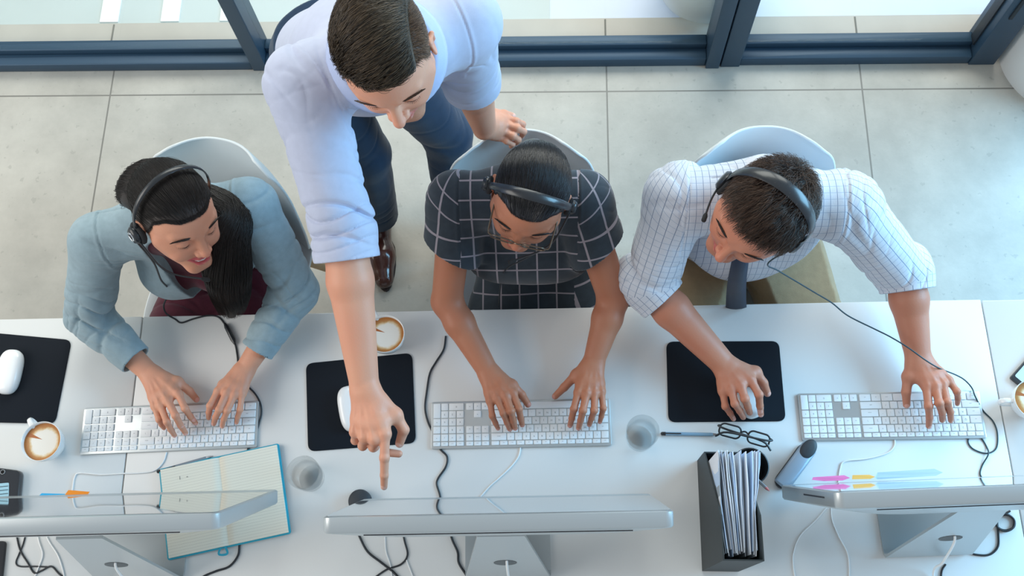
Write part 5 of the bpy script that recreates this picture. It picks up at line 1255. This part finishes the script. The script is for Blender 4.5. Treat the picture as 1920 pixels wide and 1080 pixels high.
    # hair
    hm = hairmat('hair_dark', s2l(20, 15, 14), .5, s2l(36, 26, 22), .3)
    cV, cF, cN = hair_cap(H_, 'c', hm, P, .0032, .013)
    K = 10; t = np.linspace(0, 1, K)[None, :, None]; d, rng = roots(11000, 11, .004)
    tgt = vn((np.array([-.012, -.095, .005]) - CC * 1) / CR); T_ = np.tile(tgt, (len(d), 1)) + rng.normal(size=d.shape) * .10; T_ /= np.linalg.norm(T_, axis=1)[:, None]
    D = pulled(d, T_, t * .97); lift = .056 + .035 * np.sin(t * pi) + .012 * rng.normal(size=(len(d), 1, 1)) - .012 * np.clip(1 - t * 5, 0, 1)
    X = CC + CR * D * (SS(D) + lift); parts = [strands_mesh(to_world(H_, X.reshape(-1, 3)).reshape(X.shape), .00040, .7), hairline(H_, 3500, 12, tgt, dz=.002)]
    # full hair behind the head, then down over the image-right shoulder
    S2 = Field(); b0 = to_world(H_, np.array([[.035, -.100, .010], [.012, -.115, -.015], [-.020, -.105, -.045]])); S2.ell(b0[0], (.032, .038, .047), hR, .03); S2.ell(b0[1], (.044, .036, .052), hR, .03); S2.ell(b0[2], (.045, .036, .045), hR, .03)
    drape = [b0[2], pt((425, 400, 1.09)), pt((424, 450, 1.075)), pt((425, 500, 1.02)), pt((432, 550, .92)), pt((434, 588, .85))]
    S2.chain(drape, [.042, .036, .044, .048, .036, .012], .03)
    V, F, N = polygonize(S2, np.min(drape, 0) - .12, np.maximum(np.max(drape, 0), b0.max(0)) + .12, .004)
    paths = []; rng = np.random.default_rng(5); rad_ = np.array([.050, .046, .052, .056, .046, .028]); wid = spline([Vector(p) for p in drape], 4); n = len(wid); rr = np.interp(np.linspace(0, 5, n), range(6), rad_)
    ctr = np.array([list(p) for p in wid]); tang = np.gradient(ctr, axis=0); tang /= np.linalg.norm(tang, axis=1)[:, None]; sdv = np.cross(tang, [0, 0, 1]); sdv /= np.linalg.norm(sdv, axis=1)[:, None]; upv = np.cross(sdv, tang)
    for i in range(4200):
        a = rng.random() * 2 * pi; r_ = .80 + .24 * rng.random(); tw = rng.normal() * .35; e = int(n * (.72 + .28 * rng.random())); s0 = 0 if rng.random() < .8 else int(rng.random() * 8)
        tt = np.linspace(0, 1, n); an_ = a + tw * tt + .25 * np.sin(tt * 5 + a)
        p = ctr + (sdv * np.cos(an_)[:, None] + upv * np.sin(an_)[:, None]) * (rr * r_)[:, None] ; idx = np.linspace(s0, e - 1, 14); paths.append(np.stack([np.interp(idx, range(n), p[:, k]) for k in range(3)], 1))
    parts.append(strands_mesh(paths, .00045, .4)); paths = []
    bc = b0.mean(0)
    for i in range(3200):   # locks wrapping the full back volume
        a0 = rng.random() * 2 * pi; st = CC + CR * 1.07 * vn([cos(a0) * .75, -.65, sin(a0) * .75]); mid_ = np.array([.012, -.115, -.01]) + vn([cos(a0), -.2, sin(a0)]) * np.array([.052, .048, .062]) * (1 + .05 * rng.normal()); en = np.array([-.02, -.105, -.05]) + rng.normal(size=3) * .02
        P3 = to_world(H_, np.array([st, mid_, en])); q = spline([Vector(v) for v in P3], 5); paths.append([list(v) for v in q])
    parts.append(strands_mesh(paths, .00048, .7))
    Vt = [cV, V]; Ft = [cF, F + len(cV)]; o_ = len(cV) + len(V)
    for a, b in parts: Vt.append(a); Ft.append(b + o_); o_ += len(a)
    np_mesh('hair', np.vstack(Vt), np.vstack(Ft), hm, P)
    own(P)
    headset(H_, 'black headset on the woman in the grey blazer, silver ring on its ear cup', tilt=.05, mic=1, boomto=(.020, .118, -.098), wide=.0055, rise=.020, silver=True, two=False, ears=.088)
    c = H_.w(.100, 0, -.02)
    cable([Vector(c), (288, 492, 1.10), (302, 525, .96), (317, 545, .86), (307, 572, .79), (312, 588, .765), (328, 598), (340, 605), (362, 598), (388, 592), (408, 594), (420, 606), (432, 628), (441, 646), (445, 668), (447, 690), (452, 712, .746), (462, 722), (478, 738), (488, 756), (490, 775), (486, 792), (482, 806)], .0022, cb, 'black headset cable of the woman in the blazer crossing the desk edge')
    tag(MB().tube([at(421, 606, .748), at(425, 613, .748), at(437, 637, .748), at(440, 645, .748)], [.0025, .0062, .0062, .0025], 10).build('inline_control', hsm), 'small black inline control on the headset cable above the left keyboard', 'cable control')
make_L()
# ================================================================== woman in the checked dress (middle)
def make_C():
    hp, hR = head_frame(992, 371, 1.19, (-.955, .26, .063), (.155, .349, .917))
    H_ = Head(hp, hR, .97, True)
    sl, el, wl = pt((858, 375, 1.03)), pt((838, 565, .83)), pt((917, 700, .795))
    sr, er, wr = pt((1090, 375, 1.03)), pt((1150, 560, .83)), pt((1112, 682, .795))
    pel = np.array([.0, 1.10, .545]); c2 = (sl + sr) / 2; neckb = c2 + np.array([.0, .0, .035]); chest = c2 + (pel - c2) * .36 + np.array([0, -.03, 0]); waist = c2 + (pel - c2) * .72
    P = person('woman in a dark checked dress and glasses typing at the middle keyboard', pel)
    S = Field(); torso(S, pel, waist, chest, neckb, sl, sr, (.105, .090, .098, .05), fl=1.3, sh=.036, k=.03)
    S.cone(neckb, hp + hR @ np.array([0, -.03, -.055]), .046, .046, .02); H_.build(S)
    arm(S, sl, el, wl, (.043, .037, .036, .0250), flat=1.15); arm(S, sr, er, wr, (.043, .037, .036, .0250), flat=1.15)
    zk, zp, zt = .808, .812, .764
    A = [F3([(962, 737, zk), (973, 767, zp), (980, 800, zt)]), F3([(948, 742, zk + .004), (958, 771, zp + .006), (967, 806, zt)]), F3([(933, 748, zk), (944, 775, zp + .002), (957, 808, zt)]), F3([(919, 752, zk - .006), (923, 780, zp - .01), (935, 806, zt)])]
    nl = build_hand(S, wl, A, F3([(960, 722, .792), (978, 740, .782), (993, 763, .764)]), el, .92)
    B = [F3([(1084, 736, zk), (1076, 767, zp), (1068, 801, zt)]), F3([(1100, 738, zk + .004), (1093, 770, zp + .006), (1084, 806, zt)]), F3([(1115, 738, zk), (1114, 770, zp + .002), (1104, 799, zt)]), F3([(1128, 734, zk - .006), (1131, 766, zp - .01), (1124, 794, zt)])]
    nl += build_hand(S, wr, B, F3([(1081, 702, .792), (1058, 726, .782), (1037, 747, .760)]), er, .92)
    kn = [np.array([-.11, .72, .56]), np.array([.13, .72, .56])]; an = [np.array([-.12, .74, .10]), np.array([.13, .74, .10])]
    legs(S, pel + [0, 0, -.02], kn, an, .08, (.070, .048, .034))
    for a in an: S.cone(a, a + [0, -.10, -.065], .034, .024, .02)
    finish_skin(S, (-.45, .42, .0), (.42, 1.32, 1.42), .0021, 'body', P, s2l(184, 122, 94), s2l(158, 86, 66), H_, nl, s2l(206, 146, 134), s2l(186, 66, 72), s2l(206, 116, 96), s2l(16, 14, 16), scalp_dz=.008)
    brow = hairmat('brow_black', s2l(26, 20, 20)); H_.eyes_and_brows(P, brow, whm, lashm, irm, None, 1.3)
    gm = gridmat('checked_dress_cloth', s2l(48, 57, 66), s2l(150, 142, 150), .048, .048, .0040, .0040, .12)
    fr = np.array([0, -1., 0]); T = Field(); torso(T, pel, waist, chest, neckb + [0, 0, -.01], sl, sr, (.142, .126, .134, .05), .006, fl=1.25, sh=.046)
    for q in (-1, 1): T.ell(chest + np.array([q * .066, -.095, -.015]), (.080, .050, .062), None, .07)
    for a, b in ((sl, el), (sr, er)): T.cone(a + (a - c2) * .05, a + (b - a) * .52, .062, .071, .03)
    T.cone(pel + [-.04, 0, 0], kn[0] + [0, 0, .01], .132, .092, .05); T.cone(pel + [.05, 0, 0], kn[1] + [.02, 0, .01], .134, .095, .05); T.cone(kn[0] + [0, .12, 0], kn[1] + [0, .12, 0], .07, .07, .05)
    T.cone(waist + [-.08, -.06, -.01], waist + [.08, -.06, -.01], .058, .058, .03)
    base = folds([(sl, el, .004, 60, .3, .4, .4), (sr, er, .004, 60, .3, .4, 1.4), (pel, kn[0], .004, 50, .2, .3, 1.2), (pel, kn[1], .004, 50, .2, .3, 2.2)], .0012, 22., [(sl + (c2 - sl) * .06, vn(sl - c2), .12), (sr + (c2 - sr) * .06, vn(sr - c2), .12)])
    wz, wx, wy_ = float(waist[2]), float(waist[0]), float(waist[1])
    def disp(P_):
        d = base(P_); below = np.clip((wz - .035 - P_[:, 2]) / .04, 0, 1) * np.clip((.30 - np.abs(P_[:, 0] - F4(wx))) / .05, 0, 1)
        ang = np.arctan2(P_[:, 0] - F4(wx), -(P_[:, 1] - F4(wy_ + .1))); return d + F4(.0045) * below * np.sin(ang * 26)
    T.disp = disp
    def lcut(c, n, rad=.10, far=.14):
        c = A3(c); n = vn(n).astype(F4)
        def f(P_):
            w = P_ - c; s_ = dot_(w, n); r_ = np.sqrt(np.maximum((w * w).sum(1) - s_ * s_, 0)); return np.minimum(s_, np.minimum(F4(rad) - r_, F4(far) - s_))
        return f
    for a, b in ((sl, el), (sr, er)):
        e = a + (b - a) * .45; T.cut_.append(lcut(e + vn(a - c2) * .014, vn(b - a) + vn(a - c2) * .45, .092)); T.cone(e - (b - a) * .10 + vn(a - c2) * .006, e + (b - a) * .3, .056, .064, .003, op='sub')
    T.cone(neckb + [0, -.01, .0], hp + [0, -.02, 0], .062, .08, .004, op='sub'); T.cone(neckb + [0, -.04, .01], neckb + [0, -.11, .02], .045, .02, .01, op='sub'); T.plane((0, kn[0][1] - .04, .5), (0, -1, -.25))
    V, F, N = polygonize(T, (-.42, .60, .40), (.42, 1.34, 1.14), .0034)
    Cn_ = V[F]; uv = np.stack([Cn_[..., 0] - .012, -(Cn_[..., 1] * .98 + Cn_[..., 2] * .5)], -1)
    lab = np.zeros(len(F), int); cen = Cn_.mean(1)
    for i, (a, b) in enumerate(((sl, el), (sr, er))):
        L_ = (b - a); L2 = L_ @ L_; t_ = (cen - a) @ L_ / L2; out = (cen - (a + (c2 - a) * .06)) @ vn(a - c2); m = (out > 0) & (t_ > -.35)
        z = vn(L_); x = np.cross(fr * .3 + np.array([0, 0, 1]), z); x = vn(x - z * (x @ z)); y = np.cross(z, x); q = Cn_[m] - a; an2 = np.arctan2(q @ x, q @ y); ref = an2[:, :1]; uv[m, :, 0] = np.arctan2(q @ x, np.maximum(q @ y, -.03) + .055) * .095; uv[m, :, 1] = q @ z + (.6 * (q @ vn(a - c2)) * np.clip(1 - (q @ z) / .08, 0, 1) if True else 0)
    np_mesh('dress', V, F, gm, P, N, uv=uv.reshape(-1, 2))
    slm = MATS['dark_shoe_sole']; shm = MATS['black_shoe_leather']
    for a in an: shoe_mesh('shoe', (a[0], a[1] + .045, 0), (a[0], a[1] - .185, 0), shm, slm, P, .040, anklez=.05)
    hm = hairmat('hair_black', s2l(16, 16, 20), .28, s2l(30, 30, 38), .3); cV, cF, cN = hair_cap(H_, 'c', hm, P, .0032, .013)
    K = 12; t = np.linspace(0, 1, K)[None, :, None]; d, rng = roots(12000, 21, .010)
    tgt = vn(np.array([.10, -.80, -.55])); T_ = np.tile(tgt, (len(d), 1)) + rng.normal(size=d.shape) * .07; T_ /= np.linalg.norm(T_, axis=1)[:, None]
    D = pulled(d, T_, t * .98); lift = .064 + .040 * np.sin(t * pi) + .006 * rng.normal(size=(len(d), 1, 1)) - .016 * np.clip(1 - t * 6, 0, 1)
    X = CC + CR * D * (SS(D) + lift); parts = [strands_mesh(to_world(H_, X.reshape(-1, 3)).reshape(X.shape), .00042, .8), hairline(H_, 3500, 22, tgt, dz=.008)]
    S2 = Field(); b0 = to_world(H_, np.array([[.01, -.090, .0], [.02, -.098, -.045], [.035, -.085, -.12]])); S2.cone(b0[0], b0[1], .045, .034, .03); S2.cone(b0[1], b0[2], .034, .022, .02)
    V, F, N = polygonize(S2, b0.min(0) - .08, b0.max(0) + .08, .004); Vt = [cV, V]; Ft = [cF, F + len(cV)]; o_ = len(cV) + len(V)
    for a, b in parts: Vt.append(a); Ft.append(b + o_); o_ += len(a)
    np_mesh('hair', np.vstack(Vt), np.vstack(Ft), hm, P); own(P)
    headset(H_, 'glossy black headset on the woman in the checked dress', tilt=.42, mic=-1, boomto=(-.006, .120, -.085), wide=.0085, rise=.017, two=True, earpad=.020, ears=.084)
    M_ = Matrix.Translation(Vector(H_.w(0, .106, -.010))) @ (Matrix([list(r) for r in hR]) @ Matrix.Rotation(radians(-10), 3, 'X')).to_4x4()
    eyeglasses('eyeglasses', 'thin dark-gold framed glasses worn by the woman in the checked dress', mat('dark_gold_frame', (.16, .12, .09), rough=.25, metal=.7), .0016, M_, (.050, .036, .018), .105, False, lensm)
    cable([(1012, 470, 1.06), (985, 485, 1.0), (955, 500, .93), (943, 515, .87), (938, 540, .80), (935, 575, .735)], .0018, cb, 'thin black headset cable running down the checked dress')
make_C()
# ================================================================== seated man (right)
def make_R():
    hp, hR = head_frame(1423, 402, 1.225, (-.74, .66, .14), (.352, .201, .909))
    H_ = Head(hp, hR, 1.02)
    sl, el, wl = pt((1272, 372, 1.05)), pt((1216, 535, .86)), pt((1362, 688, .800))
    sr, er, wr = pt((1585, 388, 1.05)), pt((1697, 515, .86)), pt((1722, 672, .800))
    pel = np.array([.52, 1.09, .56]); c2 = (sl + sr) / 2; neckb = c2 + np.array([.0, .01, .05]); chest = c2 + (pel - c2) * .36 + np.array([0, -.02, 0]); waist = c2 + (pel - c2) * .74
    P = person('seated man in a white checked shirt and navy tie, holding the mouse', pel)
    S = Field(); torso(S, pel, waist, chest, neckb, sl, sr, (.120, .110, .120, .05), fl=1.3, sh=.045, k=.03)
    S.cone(neckb, hp + hR @ np.array([0, -.03, -.055]), .056, .055, .02); H_.build(S)
    arm(S, sl, el, wl, (.048, .043, .045, .0290), flat=1.15); arm(S, sr, er, wr, (.048, .043, .044, .0290), flat=1.15)
    A = [F3([(1408, 713, .818), (1423, 740, .820), (1427, 781, .768)]), F3([(1389, 722, .822), (1397, 748, .826), (1407, 777, .772)]), F3([(1371, 730, .815), (1378, 757, .818), (1395, 785, .762)]), F3([(1355, 733, .805), (1360, 762, .800), (1377, 788, .756)])]
    nl = build_hand(S, wl, A, F3([(1416, 698, .795), (1431, 718, .786), (1441, 743, .766)]), el, 1.03)
    B = [F3([(1737, 724, .812), (1741, 762, .814), (1741, 803, .766)]), F3([(1754, 724, .816), (1761, 756, .822), (1767, 791, .768)]), F3([(1768, 720, .812), (1776, 754, .816), (1783, 792, .766)]), F3([(1779, 713, .805), (1794, 734, .808), (1795, 760, .768)])]
    nl += build_hand(S, wr, B, F3([(1703, 706, .795), (1699, 735, .785), (1700, 765, .764)]), er, 1.0)
    kn = [np.array([.36, .68, .57]), np.array([.72, .68, .57])]; an = [np.array([.37, .66, .10]), np.array([.72, .66, .10])]
    legs(S, pel + [0, 0, -.02], kn, an, .09, (.075, .052, .040))
    finish_skin(S, (.02, .42, .0), (1.1, 1.35, 1.46), .0021, 'body', P, s2l(196, 132, 106), s2l(174, 94, 76), H_, nl, s2l(226, 170, 156), s2l(180, 98, 92), s2l(212, 122, 104), s2l(44, 32, 28), s2l(110, 80, 66), .3, .010, .9)
    brow = hairmat('brow_dark_brown', s2l(44, 32, 27)); H_.eyes_and_brows(P, brow, whm, lashm, irm, None, 1.2)
    gm = gridmat('checked_shirt_cloth', s2l(212, 217, 228), s2l(96, 116, 150), .0150, .0150, .0010, .0008, .03, s2l(150, 170, 196))
    fr = np.array([0, -1., 0]); T = Field(); torso(T, pel, waist, chest, neckb + [0, 0, -.01], sl, sr, (.172, .168, .164, .06), .008, fl=1.42, sh=.062)
    T.cone(chest + [-.03, -.05, -.02], waist + [.03, -.06, -.02], .085, .09, .07)
    sp = []
    for i, (a, b, c) in enumerate(((sl, el, wl), (sr, er, wr))):
        e2 = b + (c - b) * .16; T.cone(a, b, .072, .062, .035); T.cone(b, e2, .062, .058, .015); T.cone(b - (c - b) * .10, e2, .0635, .0615, .004)
        sp += [(a, b, .0065, 65, .75, .35, i + .4), (a, b, .005, 50, .1, .3, i + 2.4)]
    T.disp = folds(sp + [(pel, c2, .007, 50, .45, .4, 3.3), (c2, sr, .006, 45, .8, .5, 5.1), (c2, sl, .005, 45, .8, .5, 1.1)], .0014, 22., [(sl + (c2 - sl) * .08, vn(sl - c2), .13), (sr + (c2 - sr) * .08, vn(sr - c2), .13), (c2 + [0, .04, 0], [0, 1, .2], .15)])
    def lcut(c, n, rad=.10, far=.14):
        c = A3(c); n = vn(n).astype(F4)
        def f(P_):
            w = P_ - c; s_ = dot_(w, n); r_ = np.sqrt(np.maximum((w * w).sum(1) - s_ * s_, 0)); return np.minimum(s_, np.minimum(F4(rad) - r_, F4(far) - s_))
        return f
    for b, c in ((el, wl), (er, wr)):
        e = b + (c - b) * .19; T.cut_.append(lcut(e, c - b)); T.cone(e - (c - b) * .16, e + (c - b) * .2, .053, .054, .003, op='sub')
    T.cone(neckb, hp, .062, .07, .004, op='sub'); T.plane(pel + [0, 0, .03], (0, -.25, -1))
    V, F, N = polygonize(T, (.02, .50, .48), (1.08, 1.38, 1.20), .0030)
    Cn_ = V[F]; uv = np.stack([Cn_[..., 0], -(Cn_[..., 1] * 1.0 + Cn_[..., 2] * .35)], -1); cen = Cn_.mean(1)
    for i, (a, b, c) in enumerate(((sl, el, wl), (sr, er, wr))):
        out = (cen - (a + (c2 - a) * .08)) @ vn(a - c2); m0 = out > 0
        for seg, (p, q_) in enumerate(((a, b), (b, c))):
            z = vn(q_ - p); zb = vn(c - b); past = (cen - b) @ vn(vn(b - a) + zb) > 0; m = m0 & (past if seg else ~past)
            x = np.cross(fr * .3 + np.array([0, 0, 1]), z); x = vn(x - z * (x @ z)); y = np.cross(z, x); q = Cn_[m] - p; an2 = np.arctan2(q @ x, q @ y); ref = an2[:, :1]; uv[m, :, 0] = np.arctan2(q @ x, np.maximum(q @ y, -.03) + .055) * .095; uv[m, :, 1] = q @ z + (.6 * (q @ vn(a - c2)) * np.clip(1 - (q @ z) / .08, 0, 1) if seg == 0 else 0)
    np_mesh('shirt', V, F, gm, P, N, uv=uv.reshape(-1, 2))
    collar(neckb + (hp - neckb) * .05, (hp - neckb), fr, .062, .018, clothmat('white_collar_cloth', s2l(222, 226, 236), .02), P, .018, .026)
    tm = clothmat('khaki_trousers_cloth', s2l(150, 126, 96), .08, weave=700, bump=.4); T = Field()
    T.cone(pel + [-.03, 0, 0], pel + [.03, 0, 0], .145, .145, .05)
    for s_, k_, a_ in zip((-1, 1), kn, an): T.cone(pel + [s_ * .100, 0, -.0], k_, .122, .092, .04); T.cone(k_, a_, .080, .070, .03)
    T.disp = folds([(pel, kn[0], .009, 45, .35, .5, .7), (pel, kn[1], .009, 45, .35, .5, 1.9)], .002, 18.); T.plane((0, 0, .08), (0, 0, -1)); T.plane(pel + [0, 0, .075], (0, 0, 1))
    V, F, N = polygonize(T, (.10, .50, .05), (.92, 1.30, .70), .005); np_mesh('trousers', V, F, tm, P, N)
    for a in an: shoe_mesh('shoe', (a[0], a[1] + .06, 0), (a[0], a[1] - .225, 0), MATS['black_shoe_leather'], MATS['dark_shoe_sole'], P, .050)
    # tie hanging from the collar
    tiem = clothmat('navy_tie_cloth', s2l(26, 42, 66), .1, weave=1500); tp = [pt((1392, 440, 1.06)), pt((1386, 478, 1.0)), pt((1381, 510, .92)), pt((1379, 540, .82)), pt((1379, 566, .73))]; r_ = []
    for i, p_ in enumerate(spline(tp, 6)):
        t_ = i / 24; w_ = .015 + .009 * t_; r_.append([p_ + Vector((u * w_, -.014 + .005 * (1 - u * u) * -1, .003 * u)) for u in (-1, -.5, 0, .5, 1)])
    o = MB().grid(r_).build('tie', tiem, P, angle=80); md = o.modifiers.new('s', 'SOLIDIFY'); md.thickness = .005
    # hair: short, tousled
    hm = hairmat('hair_brown_short', s2l(44, 32, 27), .42, s2l(104, 78, 62), .35); cV, cF, cN = hair_cap(H_, 'c', hm, P, .004, .016)
    K = 7; t = np.linspace(0, 1, K)[None, :, None]; d, rng = roots(9500, 31, -.002, lambda L, r: hmask(L) > .012 + r.random(len(L)) * .010)
    L0 = CC + CR * d * SS(d); whorl = vn([.1, -.75, .55]); fl_ = d - whorl; fl_ += .5 * np.cross(d, whorl) + rng.normal(size=d.shape) * .30; fl_ -= d * (fl_ * d).sum(1)[:, None]; fl_ /= np.maximum(np.linalg.norm(fl_, axis=1), .2)[:, None]
    clump = .22 * np.stack([np.sin(L0 @ v * 260) for v in (np.array([1, .3, 0]), np.array([0, 1, .4]), np.array([.3, 0, 1]))], 1); fl_ = fl_ + clump
    ln = (np.clip(.12 + 2.6 * (L0[:, 2] - .0), .10, .36) * (1 - .45 * np.clip((L0[:, 1] - .03) / .04, 0, 1)))[:, None, None]; D = d[:, None] + fl_[:, None] * t * ln * (.8 + .4 * rng.random((len(d), 1, 1))); D /= np.linalg.norm(D, axis=2)[..., None]
    X = CC + CR * D * (SS(D) + .02 + (.55 * ln + .03) * np.sin(t * pi * .5) * (.7 + .5 * rng.random((len(d), 1, 1)))); v1, f1 = strands_mesh(to_world(H_, X.reshape(-1, 3)).reshape(X.shape), .00055, .3)
    np_mesh('hair', np.vstack([cV, v1]), np.vstack([cF, f1 + len(cV)]), hm, P); own(P)
    headset(H_, 'wide black headset on the seated man', tilt=-.06, mic=1, boomto=(.078, .070, -.020), wide=.0115, rise=.022, earpad=.030, ears=.096, bow=.003)
    cable([Vector(H_.w(-.098, -.004, -.022)), (1440, 494, 1.09), (1460, 508, 1.04), (1500, 532, .97), (1530, 550, .92), (1560, 568, .88), (1590, 592, .86), (1640, 617, .85), (1670, 632, .85), (1703, 652, .85), (1735, 675, .842), (1760, 690, .82), (1790, 702, .79), (1808, 712, .765), (1822, 727, .750), (1828, 742, .756), (1836, 758, .745), (1845, 772), (1862, 790), (1870, 812), (1868, 840), (1850, 850), (1825, 842), (1815, 828), (1822, 816), (1838, 820), (1850, 838), (1853, 852, .747), (1842, 872), (1838, 890), (1850, 905)], .0017, mat('headset_cord', s2l(40, 66, 76), rough=.4), 'dark headset cable of the seated man looping on the desk at the right')
make_R()
